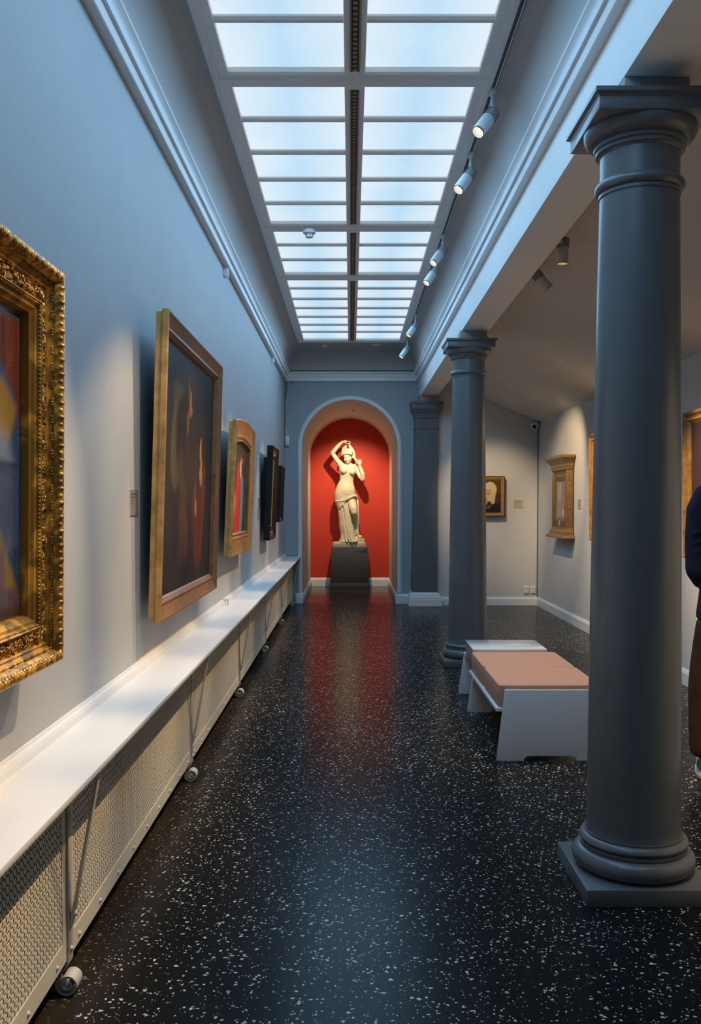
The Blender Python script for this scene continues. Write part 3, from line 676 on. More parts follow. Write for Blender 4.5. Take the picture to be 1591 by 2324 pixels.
# --- 4, 5 black frames
def black_frame(lab, W, H, y, z, tilt, lay, fw):
    t = thing('framed_painting', lab, 'painting'); hang(t, -.87, y, z, tilt, 1)
    frame_mesh(W, H, [(0, -.068), (0, -.004), (.004, 0), (.016, 0), (.018, -.004), (fw*.3, -.02)]).build('outer_moulding', 'black_frame', t)
    frame_mesh(W, H, [(fw*.3, -.020), (fw*.42, -.024), (fw*.46, -.03), (fw*.6, -.034)]).build('middle_moulding', 'black_frame', t)
    for sg in (-1, 1):
        a1, a2 = fw*.3, fw*.62
        MB().add([(-.0195, -W/2+a1, sg*(H/2-a1)), (-.0195, W/2-a1, sg*(H/2-a1)), (-.033, W/2-a2, sg*(H/2-a2)), (-.033, -W/2+a2, sg*(H/2-a2))], [(0, 1, 2, 3)]).build('red_moulding', 'red_bevel', t)
    frame_mesh(W, H, [(fw*.6, -.034), (fw*.66, -.030), (fw*.8, -.042), (fw*.9, -.046)]).build('inner_moulding', 'black_frame', t)
    frame_mesh(W, H, [(fw*.9, -.046), (fw*.92, -.042), (fw*.98, -.044), (fw, -.05)]).build('gilt_slip', 'thin_gold', t)
    MB().box(-.108, -.066, -W/2+.05, W/2-.05, -H/2+.13, H/2-.13).build('case', 'black_frame', t, bevel=.003)
    hook(t, -W/2+.1, H/2-.07)
    c = canvas('canvas', W-2*fw+.01, H-2*fw+.01, lay, 'canvas', t, 50, 60); c.location = (-.05, 0, 0); return t
black_frame('dark portrait in a tall black frame with reddish inner moulding', .80, 1.05, 10.36, 1.63, 2.6,
            [('bg', (36, 28, 22)), ('ell', .5, .66, .16, .16, 0, (170, 126, 90), .4), ('poly', [(.15,0),(.85,0),(.7,.48),(.3,.48)], (24, 20, 20), .08), ('ell', .5, .48, .14, .05, 0, (190, 180, 160), .4)], .15)
black_frame('small dark picture in a black frame, the one hung next to the arch', .54, .705, 11.56, 1.637, 2.6,
            [('bg', (44, 36, 26)), ('ell', .5, .6, .2, .2, 0, (150, 116, 80), .5), ('poly', [(.1,0),(.9,0),(.7,.4),(.3,.4)], (28, 26, 26), .08)], .10)

# --- pictures in the aisle
W6, H6 = .435, .594
t = thing('framed_painting', 'small half-length painting of a woman in a white veil, gilt frame', 'painting'); hang(t, 2.285-W6/2, YA-.105, 1.627, 0, 0)
frame_mesh(W6, H6, [(0, -.05), (0, 0), (.003, .003), (.012, .003)]).build('outer_edge', 'black_frame', t)
frame_mesh(W6, H6, [(.012, .003), (.018, .004), (.024, -.002), (.026, -.003)]).build('frame_moulding', 'thin_gold', t, smooth=.4)
frame_mesh(W6, H6, [(.026, -.003), (.030, -.004), (.034, -.004)]).build('dark_groove', 'brown_frame', t)
frame_mesh(W6, H6, [(.034, -.004), (.040, -.002), (.048, -.012), (.055, -.018)]).build('inner_moulding', 'thin_gold', t, smooth=.4)
MB().box(-.045, -.03, -W6/2+.01, W6/2-.01, -H6/2+.01, H6/2-.01).build('backboard', 'black_frame', t)
MB().box(-.105, -.04, -.08, .08, .05, .12).build('wall_cleat', 'black_frame', t)
L6 = [('bg', (96, 58, 18)), ('noise', 14, .5), ('poly', [(0,0),(.98,0),(.96,.36),(.84,.52),(.6,.6),(.2,.52),(0,.4)], (26, 26, 24), .05), ('ell', .80, .42, .16, .16, 0, (60, 44, 40), .5), ('ell', .5, .70, .29, .235, 0, (206, 188, 138), .12), ('poly', [(.28,.62),(.76,.62),(.70,.30),(.60,.26),(.52,.34),(.36,.36)], (196, 176, 130), .05),
      ('ell', .42, .645, .135, .13, 0, (206, 150, 104), .25), ('ell', .42, .76, .2, .06, 0, (208, 184, 132), .3), ('ell', .35, .685, .035, .012, 0, (90, 56, 36), .6), ('ell', .48, .69, .035, .012, 0, (90, 56, 36), .6), ('ell', .41, .60, .03, .02, 0, (176, 96, 66), .6), ('ell', .42, .565, .04, .012, 0, (150, 62, 48), .6),
      ('ell', .25, .30, .12, .15, -32, (196, 126, 76), .3), ('ell', .45, .18, .12, .04, 25, (96, 82, 68), .5), ('poly', [(.44,.33),(.54,.32),(.50,.20),(.42,.22)], (40, 52, 68), .04)]
c = canvas('canvas', W6-.10, H6-.10, L6, 'canvas', t, 70, 90); c.location = (-.02, 0, 0)

# tabernacle frame on the right wall (local: x out of wall, y along, z up)
t = thing('tabernacle_frame', 'gilt tabernacle frame with moulded cornice and ledge round a pale picture', 'painting'); hang(t, XR-.012, 11.74, 1.61, 0, -1)
a = .42
MB().box(0, .055, -a, a, -.43, .36).build('back_panel', 'pale_gold', t, bevel=.003)
for s in (-1, 1):
    p = MB().box(.05, .078, s*a-.06 if s > 0 else -a, s*a if s > 0 else -a+.06, -.40, .33).build('pilaster_strip', 'pale_gold', t, bevel=.004)
rg = []
for e, d, z in ((0,.075,.33),(.012,.088,.345),(.012,.088,.372),(.02,.095,.38),(.02,.095,.41),(.04,.12,.44),(.07,.15,.475),(.085,.165,.485),(.085,.165,.518)):
    rg.append([(0, -a-e, z), (d, -a-e, z), (d, a+e, z), (0, a+e, z)])
MB().loft(rg).build('cornice', 'pale_gold', t, smooth=.3)
MB().box(.05, .066, -.30, .30, .20, .33).build('frieze_panel', 'tabernacle_relief', t, bevel=.003)
MB().box(.05, .064, -.28, .28, -.40, -.29).build('predella_panel', 'tabernacle_relief', t, bevel=.003)
frame_mesh(.58, .60, [(0, .05), (0, .066), (.012, .072), (.03, .068), (.05, .056), (.05, .05)]).build('sight_moulding', 'pale_gold', t, smooth=.4).location = (0, 0, -.02)
rg = []
for e, d, z in ((.07,.14,-.535),(.075,.15,-.525),(.06,.135,-.50),(.03,.105,-.485),(.03,.105,-.45),(.01,.085,-.43),(0,.08,-.40)):
    rg.append([(0, -a-e, z), (d, -a-e, z), (d, a+e, z), (0, a+e, z)])
MB().loft(rg).build('ledge', 'pale_gold', t, smooth=.3)
MB().ell((.068, 0, -.345), (.012, .02, .05), 10, 6).build('carved_drop', 'apron_brown', t, smooth=1)
L7 = [('bg', (150, 142, 134)), ('noise', 10, .12), ('ell', .45, .82, .09, .07, 0, (206, 176, 150), .5), ('ell', .45, .58, .16, .22, 0, (190, 158, 144), .7), ('ell', .62, .3, .18, .3, 0, (176, 138, 128), .8), ('ell', .75, .12, .12, .1, 0, (200, 190, 180), .6), ('poly', [(.08,.2),(.35,.2),(.35,.4),(.08,.42)], (140, 130, 122), .06)]
c = canvas('canvas', .49, .51, L7, 'canvas_glazed', t, 40, 50); c.location = (.056, 0, -.02)
def aisle_frame(lab, yc, zc, W, H, lay, fw=.10):
    t = thing('framed_painting', lab, 'painting'); hang(t, XR-.055, yc, zc, 1.0, -1)
    frame_mesh(W, H, [(0, -.05), (0, .01), (.006, .02), (.02, .024), (.03, .018), (.04, .004), (.055, -.002), (.06, .006), (.075, .004), (.09, -.01), (.1, -.02)]).build('frame_moulding', 'old_gold', t, smooth=.4)
    bd = MB(); a, b = W/2-.068, H/2-.068
    for s in (-1, 1):
        for k in range(int(2*b/.018)): bd.ell((.007, s*a, -b+.018*k), (.005, .006, .006), 6, 4)
        for k in range(int(2*a/.018)): bd.ell((.007, -a+.018*k, s*b), (.005, .006, .006), 6, 4)
    bd.build('bead_row', 'thin_gold', t, smooth=1.2)['kind'] = 'stuff'
    MB().box(-.048, -.035, -W/2+.02, W/2-.02, -H/2+.02, H/2-.02).build('backboard', 'black_frame', t)
    c = canvas('canvas', W-.19, H-.19, lay, 'canvas', t, 60, 70); c.location = (-.02, 0, 0)
aisle_frame('gilt-framed brown portrait on the aisle wall in front of the person', 6.79, 1.66, 1.28, 1.19, [('bg', (62, 46, 42)), ('noise', 8, .3), ('ell', .42, .6, .12, .2, 0, (196, 150, 110), .4), ('poly', [(.05,0),(.8,0),(.62,.45),(.3,.45)], (130, 84, 62), .12), ('ell', .42, .82, .16, .08, 0, (70, 44, 26), .5)])
aisle_frame('gilt-framed picture on the aisle wall between the columns', 9.78, 1.70, 1.14, 1.21, [('bg', (70, 52, 40)), ('noise', 8, .3), ('ell', .5, .6, .16, .2, 0, (180, 130, 90), .5)])

# wall labels
def wall_label(lab, w, h, x, y, z, side, lines, base=(150, 140, 128), ink=(70, 60, 54)):
    t = thing('wall_label', lab, 'label'); hang(t, x, y, z, 0, side)
    MB().box(0, .004, -w/2, w/2, -h/2, h/2).build('plate', 'plastic_white', t)
    lay = [('bg', base)]
    for (v, l, hh) in lines:
        u = .06; k = 0
        while u < l:
            d = .04+.05*((k*37) % 7)/7; lay.append(('poly', [(u, v), (min(u+d, l), v), (min(u+d, l), v+hh), (u, v+hh)], ink, .02)); u += d+.025; k += 1
    lay.append(('poly', [(0,.97),(1,.97),(1,1.1),(0,1.1)], (110, 102, 92), .02)); lay.append(('poly', [(0,-.1),(1,-.1),(1,.03),(0,.03)], (110, 102, 92), .02))
    c = canvas('printed_face', w, h, lay, 'print', t, 60, 60); c.location = (.0045, 0, 0)
wall_label('beige wall label on the bare wall beside the big dark painting', .148, .12, XL, 4.165, 1.51, 1, [(.80,.8,.07),(.68,.68,.05),(.57,.34,.045),(.46,.34,.045)], (138, 130, 122))
wall_label('grey wall label before the taller black frame, upper of two', .20, .11, XL, 9.86, 1.525, 1, [(.75,.8,.07),(.6,.7,.05)], (118, 112, 104))
wall_label('narrow grey wall label hung under another by the taller black frame', .10, .13, XL, 9.74, 1.40, 1, [(.75,.8,.07)], (118, 112, 104))
wall_label('pale wall label beside the woman in the white veil', .144, .118, 2.502, YA, 1.513, 0, [(.80,.85,.07),(.64,.75,.05),(.57,.2,.04),(.44,.72,.05),(.3,.5,.04),(.06,.85,.03)], (190, 172, 148), (120, 106, 92))
wall_label('pale wall label beside the tabernacle frame', .15, .12, XR, 11.03, 1.51, -1, [(.80,.8,.07),(.66,.5,.05),(.5,.6,.05),(.35,.6,.05)], (160, 150, 138), (100, 90, 82))

# ================================================================== TRACK LIGHTS
struct(MB().box(.762, .792, Y0, 12.55, 3.772, ZC+.004).build('trim_6', 'white_trim', bevel=.002))
struct(MB().box(.7685, .7855, Y0, 12.54, 3.7705, 3.774).build('trim_7', 'track_dark'))
def spot(mount, pivot, target, label, body='lamp_body', group='track spotlights beside the skylight', power=SPOT, ang=44, blend=.7, L=.165, r=.036, glow=True):
    """pivot: point where the barrel turns"""
    t = thing('track_spotlight', label, 'spotlight', mount, 0, group)
    M = Vector(mount); P = Vector(pivot)-M; d = (Vector(target)-Vector(pivot)).normalized()
    MB().box(-.014, .014, -.035, .035, -.024, .0).build('adapter', body, t, bevel=.004)
    MB().tube([(0, 0, -.02), (0, 0, P.z+.035)], .009, 10).build('stem', body, t, smooth=.8)
    q = d.to_track_quat('-Z', 'Y'); side = q @ Vector((1, 0, 0))
    m = MB(); c0 = Vector((0, 0, P.z+.04))
    m.tube([c0, c0.lerp(P+side*(r+.004), .5)+side*.01, P+side*(r+.005)], .011, 8, .5); m.ell(c0, (.02, .02, .014), 10, 6); m.build('yoke', body, t, smooth=.8)
    bar = MB().lathe([(.004, L*.45), (r-.006, L*.45), (r, L*.45-.008), (r, -L*.55), (r-.003, -L*.55), (r-.005, -L*.55+.035), (.0, -L*.55+.035)], 28, cap=False).build('barrel', body, t, smooth=.6)
    bar.location = P; bar.rotation_mode = 'QUATERNION'; bar.rotation_quaternion = q
    vent = MB()
    for k in range(6):
        for j in range(-3, 4):
            an = j*.21+(k % 2)*.105; z = L*.40-k*.0105
            for ph in (-PI/2, 0, PI/2, PI): vent.ell(((r+.0003)*math.cos(an+ph), (r+.0003)*math.sin(an+ph), z), (.0029, .0029, .0036), 6, 4)
    v = vent.build('vent_holes', 'dark_plastic', bar); v['kind'] = 'stuff'
    MB().lathe([(r-.0035, -L*.55-.001), (r+.0012, -L*.55-.001), (r+.0012, -L*.55+.006), (r-.0035, -L*.55+.006)], 28, cap=False).build('rim', 'brass', bar, smooth=.6)
    MB().lathe([(0.0001, -L*.55+.030), (r-.007, -L*.55+.026)], 24, cap=False).build('lens', 'lens_glow', bar)
    l = bpy.data.lights.new('spot_beam', 'SPOT'); l.energy = power; l.color = WARM; l.spot_size = R(ang); l.spot_blend = blend; l.shadow_soft_size = .022
    lo = bpy.data.objects.new('spot_beam', l); COL.objects.link(lo); lo.parent = bar; lo.location = (0, 0, -L*.55-.012)
    return t
TX = .777
LAMPS = [(5.02, -1.25, 1.0, 'white spotlight at the low end of the track, beside the wide crossbar'), (5.91, -1.1, 1.0, 'white spotlight above the bench, next along from the wide crossbar'),
         (7.67, -1.1, .95, 'white spotlight of a close pair, nearer the bench'), (8.34, -1.0, .95, 'white spotlight of a close pair, nearer the arch'),
         (10.87, -.75, .9, 'white spotlight over the stretch with the black frames'), (12.42, -.75, .7, 'white spotlight at the end of the track by the arch'),
         (3.5, -1.0, 1.15, 'white spotlight aimed at the ornate gilt frame'), (2.6, -.9, .9, 'white spotlight over the wide end of the shelf')]
for y, dy, k, lb in LAMPS:
    spot((TX, y, 3.772), (.745, y-.01, 3.60), (-1.0, y+dy, 1.05), lb, power=SPOT*k, ang=38, blend=.55, L=.185)
spot((TX, 3.1, 3.772), (.745, 3.12, 3.60), (-1.0, 4.55, 1.1), 'unseen fill spotlight added on the track, turned to the big dark painting', power=SPOT*.45, ang=38, blend=.6, L=.185)  # out-of-view fill light added for the near sides of the frames
AG = 'spotlights under the aisle ceiling'
struct(MB().box(XB2+.02, XB2+.055, Y0, 12.9, 3.26, 3.31).build('trim_8', 'aisle_ceiling'))
AX = XB2+.04
spot((AX, 5.80, 3.262), (AX+.03, 5.84, 3.135), (1.30, 5.82, .45), 'aisle spotlight pointing down, its lit lens turned to the floor', 'lamp_body_aisle', AG, SPOT*.7, 56)
spot((AX, 6.58, 3.262), (AX+.04, 6.57, 3.13), (2.8, 6.65, 1.55), 'aisle spotlight tilted sideways towards the aisle wall', 'lamp_body_aisle', AG, SPOT*1.8, 56)
spot((AX, 10.2, 3.262), (AX+.03, 10.2, 3.14), (2.8, 11.7, 1.75), 'aisle spotlight behind the far column, aimed at the tabernacle frame', 'lamp_body_aisle', AG, SPOT*1.0, 52)
spot((AX, 11.2, 3.262), (AX+.03, 11.2, 3.14), (2.15, YA, 1.45), 'aisle spotlight behind the far column, aimed at the veiled woman', 'lamp_body_aisle', AG, SPOT*.8, 44, .8)
spot((AX, 2.6, 3.262), (AX+.03, 2.6, 3.14), (2.5, 3.4, 1.0), 'unseen aisle spotlight added past the near column to warm the aisle', 'lamp_body_aisle', AG, SPOT*1.6, 70)  # out-of-view lamp added to warm the beam underside and near aisle
spot((AX, 9.1, 3.262), (AX+.03, 9.1, 3.14), (2.8, 9.6, 1.6), 'aisle spotlight behind the far column, aimed at the picture between the columns', 'lamp_body_aisle', AG, SPOT*1.7, 66)
# recessed downlight in the crown of the alcove vault
t = thing('recessed_spotlight', 'small recessed spotlight in the crown of the alcove vault', 'spotlight', (.05, 15.2, AS+AR-.004))
MB().lathe([(.026, -.004), (.034, -.004), (.034, .01), (.026, .01)], 24, cap=False).build('ring', 'alcove_paint', t)
MB().ell((0, -.004, .004), (.027, .027, .024), 16, 10).build('eyeball', 'alcove_paint', t, smooth=2)
l = bpy.data.lights.new('spot_beam', 'SPOT'); l.energy = 215; l.color = (1, .78, .47); l.spot_size = R(80); l.spot_blend = .9; l.shadow_soft_size = .018
lo = bpy.data.objects.new('spot_beam', l); COL.objects.link(lo); lo.parent = t; lo.location = (0, .02, -.03)
lo.rotation_euler = (Vector((-.02, 16.5, 1.45))-Vector((.05, 15.2, 3.05))).to_track_quat('-Z', 'Y').to_euler()

# ================================================================== STATUE
t = thing('pedestal', 'dark grey box pedestal with small lettered notice under the marble statue', 'pedestal', (-.0155, 16.345, 0))
MB().loft([[(-.3615,-.28,0),(.3615,-.28,0),(.3615,.28,0),(-.3615,.28,0)], [(-.3565,-.277,.105),(.3565,-.277,.105),(.3565,.277,.105),(-.3565,.277,.105)]]).build('plinth', 'pedestal_grey', t, bevel=.003)
MB().loft([[(-.347,-.268,.104),(.347,-.268,.104),(.347,.268,.104),(-.347,.268,.104)], [(-.330,-.262,.739),(.330,-.262,.739),(.330,.262,.739),(-.330,.262,.739)]]).build('body', 'pedestal_grey', t, bevel=.003)
lay = [('bg', (58, 56, 54)), ('poly', [(.04,.75),(.82,.75),(.82,.95),(.04,.95)], (132, 126, 120), .05), ('poly', [(.04,.5),(.3,.5),(.3,.62),(.04,.62)], (104, 100, 96), .05), ('poly', [(.06,.3),(.95,.3),(.95,.4),(.06,.4)], (92, 88, 85), .05), ('poly', [(.06,.1),(.9,.1),(.9,.2),(.06,.2)], (88, 84, 82), .05)]
c = canvas('lettering', .12, .065, lay, 'print', t, 40, 24); c.location = (.235, -.2647, .685); c.rotation_euler = (0, 0, -PI/2)

S = .00103
def sp(u, v, y=0.): return ((u-725)*S, y, (2090-v)*S+.092)
t = thing('statue', 'white marble statue of a half-draped woman wringing her hair, on the dark pedestal', 'statue', (-.019, 16.36, .7395))
MB().loft([[(-.297,-.2,0),(.292,-.2,0),(.292,.2,0),(-.297,.2,0)], [(-.295,-.198,.08),(.288,-.198,.08),(.288,.198,.08),(-.295,.198,.08)], [(-.28,-.185,.094),(.275,-.185,.094),(.275,.185,.094),(-.28,.185,.094)]]).build('base_slab', 'marble_slab', t, bevel=.006)
b = MB()
def ring(v, uL, uR, yc, dh, n=32, p=2.3):
    c = (uL+uR)/2; hw = (uR-uL)/2*S; out = []
    for k in range(n):
        q = 2*PI*k/n; cx, sy = math.cos(q), math.sin(q)
        x = hw*math.copysign(abs(cx)**(2/p), cx); y = dh*math.copysign(abs(sy)**(2/p), sy)
        p0 = sp(c, v, yc); out.append((p0[0]+x, p0[1]+y, p0[2]))
    return out
T = [(712,610,770,.02,.05),(728,570,815,.015,.066),(755,545,838,.01,.078),(800,538,842,.008,.088),(850,543,834,.006,.092),(905,550,820,.006,.088),(960,555,802,.008,.084),(1005,552,795,.008,.084),(1045,535,797,.006,.088),(1090,508,806,.004,.094),(1150,484,820,.004,.104),(1210,468,830,.006,.112),(1270,462,838,.01,.118),(1340,466,848,.012,.118),(1420,480,858,.012,.112)]
b.loft([ring(*r) for r in T])
b.ell(sp(628,845,-.075), (.060,.052,.058)); b.ell(sp(772,868,-.072), (.058,.050,.056))          # breasts
b.ell(sp(668,1205,-.022), (.165,.094,.19), 28, 18)            # belly, hip
b.cap_tube([sp(705,745,.0), sp(702,700,-.02), sp(698,655,-.03)], [.06,.05,.05], 16)                # neck
b.ell(sp(820,775,.0), (.052,.055,.055)); b.ell(sp(562,735,-.005), (.055,.055,.06))                # shoulders
# raised arm
b.cap_tube([sp(575,735,-.005), sp(505,655,-.02), sp(440,560,-.035)], [.056,.047,.040], 14)
b.ell(sp(428,535,-.038), (.040,.040,.042))
b.cap_tube([sp(430,530,-.04), sp(490,450,-.045), sp(560,372,-.03), sp(605,338,-.015)], [.040,.039,.031,.026], 14)
b.ell(sp(645,328,-.005), (.042,.028,.022), rot=Matrix.Rotation(R(-4), 3, 'Y'))
for i, (dy, ln) in enumerate(((-.028,1.0),(-.010,1.08),(.008,1.02),(.024,.85))):                   # four curled fingers
    b.cap_tube([sp(672,328,dy*.8), sp(672+50*ln,326,dy), sp(672+66*ln,352,dy), sp(672+52*ln,378,dy)], [.0115,.010,.0095,.008], 8)
b.cap_tube([sp(640,345,-.03), sp(672,362,-.04), sp(705,368,-.03)], [.012,.011,.009], 8)           # thumb
# lowered arm bent up at the elbow
b.cap_tube([sp(828,778,.0), sp(872,870,-.01), sp(920,960,-.03)], [.050,.045,.040], 14)
b.ell(sp(955,998,-.045), (.043,.040,.034))
b.cap_tube([sp(962,985,-.05), sp(955,900,-.07), sp(928,820,-.075), sp(905,765,-.07)], [.042,.042,.033,.026], 14)
b.ell(sp(905,715,-.07), (.034,.026,.046))
for i, (du, dv, k) in enumerate(((0,0,1),(12,10,.95),(20,24,.85),(24,42,.7))):
    b.cap_tube([sp(912+du,690+dv,-.075+.012*i), sp(925+du*.6,655+dv,-.085+.012*i), sp(890+du*.4,650+dv,-.095+.01*i), sp(862+du*.5,665+dv,-.09+.01*i)], [.011,.010,.009,.008], 8)
b.cap_tube([sp(885,725,-.085), sp(862,700,-.095), sp(848,675,-.09)], [.012,.011,.009], 8)
# head, turned down and to one side
HM = Matrix.Rotation(R(-20), 3, 'Z') @ Matrix.Rotation(R(16), 3, 'X') @ Matrix.Rotation(R(-5), 3, 'Y')
hc = Vector(sp(700,602,-.04))
def hp(x, y, z): return hc+HM@Vector((x, y, z))
b.ell(hp(0,.01,.02), (.080,.095,.100), 20, 14, HM); b.ell(hp(0,-.028,-.035), (.066,.064,.082), 18, 12, HM)
b.ell(hp(0,-.062,-.092), (.026,.022,.020), 12, 8, HM)
b.cap_tube([hp(0,-.088,.022), hp(0,-.100,-.012), hp(0,-.108,-.030)], [.009,.011,.014], 10)
for s in (-1, 1):
    b.cap_tube([hp(s*.012,-.088,.026), hp(s*.034,-.082,.030), hp(s*.052,-.066,.022)], [.008,.009,.007], 8)
    b.ell(hp(s*.030,-.078,.008), (.017,.010,.009), 10, 6, HM); b.ell(hp(s*.036,-.062,-.034), (.028,.026,.034), 12, 8, HM)
    b.ell(hp(s*.076,.006,-.005), (.012,.020,.030), 8, 6, HM)
b.ell(hp(0,-.086,-.056), (.023,.010,.007), 10, 6, HM); b.ell(hp(0,-.084,-.068), (.019,.010,.008), 10, 6, HM)
b.cap_tube([sp(705,668,-.02), sp(704,705,-.01)], [.05,.056], 16)
# hair: cap, waves, top knot and the long lock held in both hands
b.ell(hp(0,.022,.072), (.102,.102,.078), 22, 14, HM); b.ell(hp(.01,.05,.03), (.095,.085,.10), 18, 12, HM)
for k in range(11):
    q = PI*(.02+.96*k/10); ci, si = math.cos(q), math.sin(q)
    b.ell(hp(.088*ci, -.046-.036*si, .046+.040*si), (.019,.019,.016), 8, 6)
    b.ell(hp(.096*ci, -.022-.036*si, .066+.050*si), (.020,.020,.017), 8, 6)
    b.ell(hp(.094*ci, .010-.030*si, .090+.050*si), (.020,.022,.017), 8, 6)
for u, v in ((606,470),(600,505),(604,542),(622,445),(612,490),(598,525)): b.ell(sp(u,v,-.02), (.020,.030,.020), 8, 6)
b.cap_tube([sp(662,450,-.01), sp(655,418,-.01), sp(666,400,-.01)], [.024,.021,.015], 8); b.ell(sp(644,425,-.02), (.018,.018,.020), 8, 6)
b.cap_tube([sp(716,372,-.01), sp(730,404,-.01), sp(752,448,-.01), sp(778,500,-.01), sp(800,556,-.015), sp(813,606,-.03), sp(828,642,-.06), sp(848,665,-.088), sp(872,668,-.09)], [.016,.022,.036,.042,.032,.023,.018,.016,.014], 14)
b.cap_tube([sp(790,470,-.02), sp(806,540,-.03), sp(814,600,-.045), sp(832,652,-.075)], [.010,.012,.010,.008], 8)
b.cap_tube([sp(796,575,-.04), sp(808,625,-.055), sp(832,662,-.075), sp(850,690,-.085)], [.02,.017,.013,.009], 8)
b.cap_tube([sp(850,668,-.088), sp(838,700,-.08), sp(850,735,-.07)], [.010,.010,.006], 8)
fig = b.build('figure', 'marble', t, smooth=3.1); smoothmods(fig, .0052, 5)
# drapery
d = MB(); D = [(1330,470,846,.012,.108),(1375,466,862,.008,.118),(1420,474,868,.004,.122),(1500,506,874,0,.120),(1580,524,878,-.002,.120),(1660,534,882,-.004,.122),(1740,542,885,-.006,.126),(1800,543,886,-.008,.13),(1860,556,886,-.01,.134),(1920,572,886,-.012,.14),(1970,582,892,-.014,.146),(2020,574,908,-.016,.154),(2060,556,930,-.016,.164),(2092,540,950,-.016,.17)]
vs_ = np.array([r[0] for r in D]); rings = []; NA = 200
for v in np.linspace(1330, 2092, 110):
    uL, uR, yc, dh = [np.interp(v, vs_, [r[i] for r in D]) for i in (1, 2, 3, 4)]
    c = (uL+uR)/2; hw = (uR-uL)/2*S; p0 = sp(c, v, yc); rg = []; f = (v-1330)/760
    for k in range(NA):
        q = 2*PI*k/NA; ca, sa = math.cos(q), math.sin(q)
        qq = q-.55*f*(1 if sa < 0 else .3)+.16*math.sin(2.5*f+1)
        fold = .55*abs(math.sin(4.5*qq+1.3*f))**1.6+.30*abs(math.sin(7.5*qq+2.2-.8*f))**1.4+.2*math.sin(13*qq+3*f)
        amp = .024+.044*f
        x = ca*(hw*(1-.05)+amp*(fold-.35)*.6); y = sa*(dh+amp*(fold-.45)*1.7)
        # hollow below the bent knee
        hx = (x+p0[0]-sp(818,0)[0])/.056; hv = (v-1780)/165
        if sa < 0: y += .135*math.exp(-hx*hx-hv*hv)
        rg.append((p0[0]+x, p0[1]+y, p0[2]))
    rings.append(rg)
d.loft(rings)
d.cap_tube([sp(745,1350,-.03), sp(770,1430,-.10), sp(795,1520,-.165), sp(803,1575,-.185)], [.082,.080,.068,.055], 16)      # thigh and knee
d.cap_tube([sp(803,1565,-.165), sp(812,1640,-.075), sp(830,1800,.0), sp(850,2000,-.06)], [.052,.046,.042,.04], 12)
def front(u, v, out=0.):                                                     # point on the front of the cloth
    uL, uR, yc, dh = [np.interp(v, vs_, [r[i] for r in D]) for i in (1, 2, 3, 4)]
    q = (u-(uL+uR)/2)/((uR-uL)/2); return sp(u, v, yc-dh*math.sqrt(max(0, 1-q*q))-out)
NF = 13
for k in range(NF):                                                          # long folds fanning from the hip to the floor
    q = (k+1.6)/(NF+.6); wob = 7*math.sin(k*2.3)
    u0, v0 = 488+205*q, 1470-70*q; u1, u2, u3 = 532+190*q+wob, 556+205*q-wob, 566+255*q+wob
    rr = .0085+.0075*(.5+.5*math.sin(k*1.9+.6))
    P = []
    for (u, v, o) in ((u0, v0, -.002), (.5*(u0+u1), .5*(v0+1620), .004), (u1, 1620, .008), (.5*(u1+u2), 1720, .010), (u2, 1830, .012), (.5*(u2+u3), 1950, .016), (u3, 2050, .020), (u3+12, 2084, .034)): P.append(front(u, v, o))
    d.cap_tube(P, [rr*.55, rr*.8, rr, rr*1.05, rr*1.15, rr*1.25, rr*1.2, rr*.9], 8)
d.cap_tube([sp(735,1600,-.145), sp(745,1720,-.14), sp(775,1850,-.14), sp(815,1935,-.14), sp(860,1955,-.11)], [.010,.013,.013,.012,.010], 8)
d.cap_tube([sp(755,1650,-.125), sp(770,1760,-.12), sp(800,1860,-.115), sp(850,1915,-.095)], [.008,.010,.010,.008], 8)
d.cap_tube([sp(862,1345,-.04), sp(874,1420,-.09), sp(878,1560,-.105), sp(884,1700,-.10), sp(886,1790,-.09)], [.016,.017,.014,.012,.010], 8)   # fall of cloth at the side
# rolled edge, swags at the hip
d.cap_tube([sp(468,1372,.03), sp(500,1380,-.075), sp(570,1372,-.118), sp(640,1362,-.132), sp(710,1325,-.140), sp(770,1292,-.125), sp(830,1278,-.085), sp(852,1290,-.02)], [.014,.018,.018,.020,.024,.026,.026,.022], 10)
d.ell(sp(850,1300,-.055), (.028,.03,.028), 10, 6)
for j in range(5):
    d.cap_tube([sp(492+j*8,1398+j*24,-.03), sp(520+j*6,1410+j*25,-.088), sp(570,1402+j*20,-.116), sp(645,1376+j*7,-.132)], [.007,.011,.011,.008], 8)
for j in range(3):
    d.cap_tube([sp(546+j*4,1600+j*55,-.07), sp(570,1570+j*45,-.098), sp(612,1510+j*30,-.118)], [.006,.009,.006], 8)
dr = d.build('drapery', 'marble', t, smooth=3.1); smoothmods(dr, .0055, 4)
ft = MB(); ft.cap_tube([sp(850,2030,-.10), sp(845,2060,-.15), sp(838,2072,-.215)], [.036,.032,.018], 12)
for k in range(5): ft.cap_tube([sp(820+k*11,2072,-.20), sp(817+k*11,2079,-.235+.006*k)], [.011-.001*k,.009-.0008*k], 8)
f2 = ft.build('foot', 'marble', t, smooth=3.1); smoothmods(f2, .005, 2)
ft = MB(); ft.cap_tube([sp(610,2060,-.11), sp(600,2076,-.175)], [.03,.02], 10)
for k in range(4): ft.cap_tube([sp(580+k*13,2080,-.165), sp(577+k*13,2083,-.19)], [.010,.008], 8)
f2 = ft.build('foot', 'marble', t, smooth=3.1); smoothmods(f2, .005, 2)
MB().loft([[sp(868,2092,-.13), sp(992,2092,-.13), sp(992,2092,.06), sp(868,2092,.06)], [sp(872,2028,-.12), sp(986,2028,-.12), sp(986,2028,.05), sp(872,2028,.05)]]).build('support_block', 'marble_slab', t, bevel=.004)
MB().ell(sp(905,2005,-.03), (.045,.05,.04)).build('cloth_heap', 'marble', t, smooth=3)

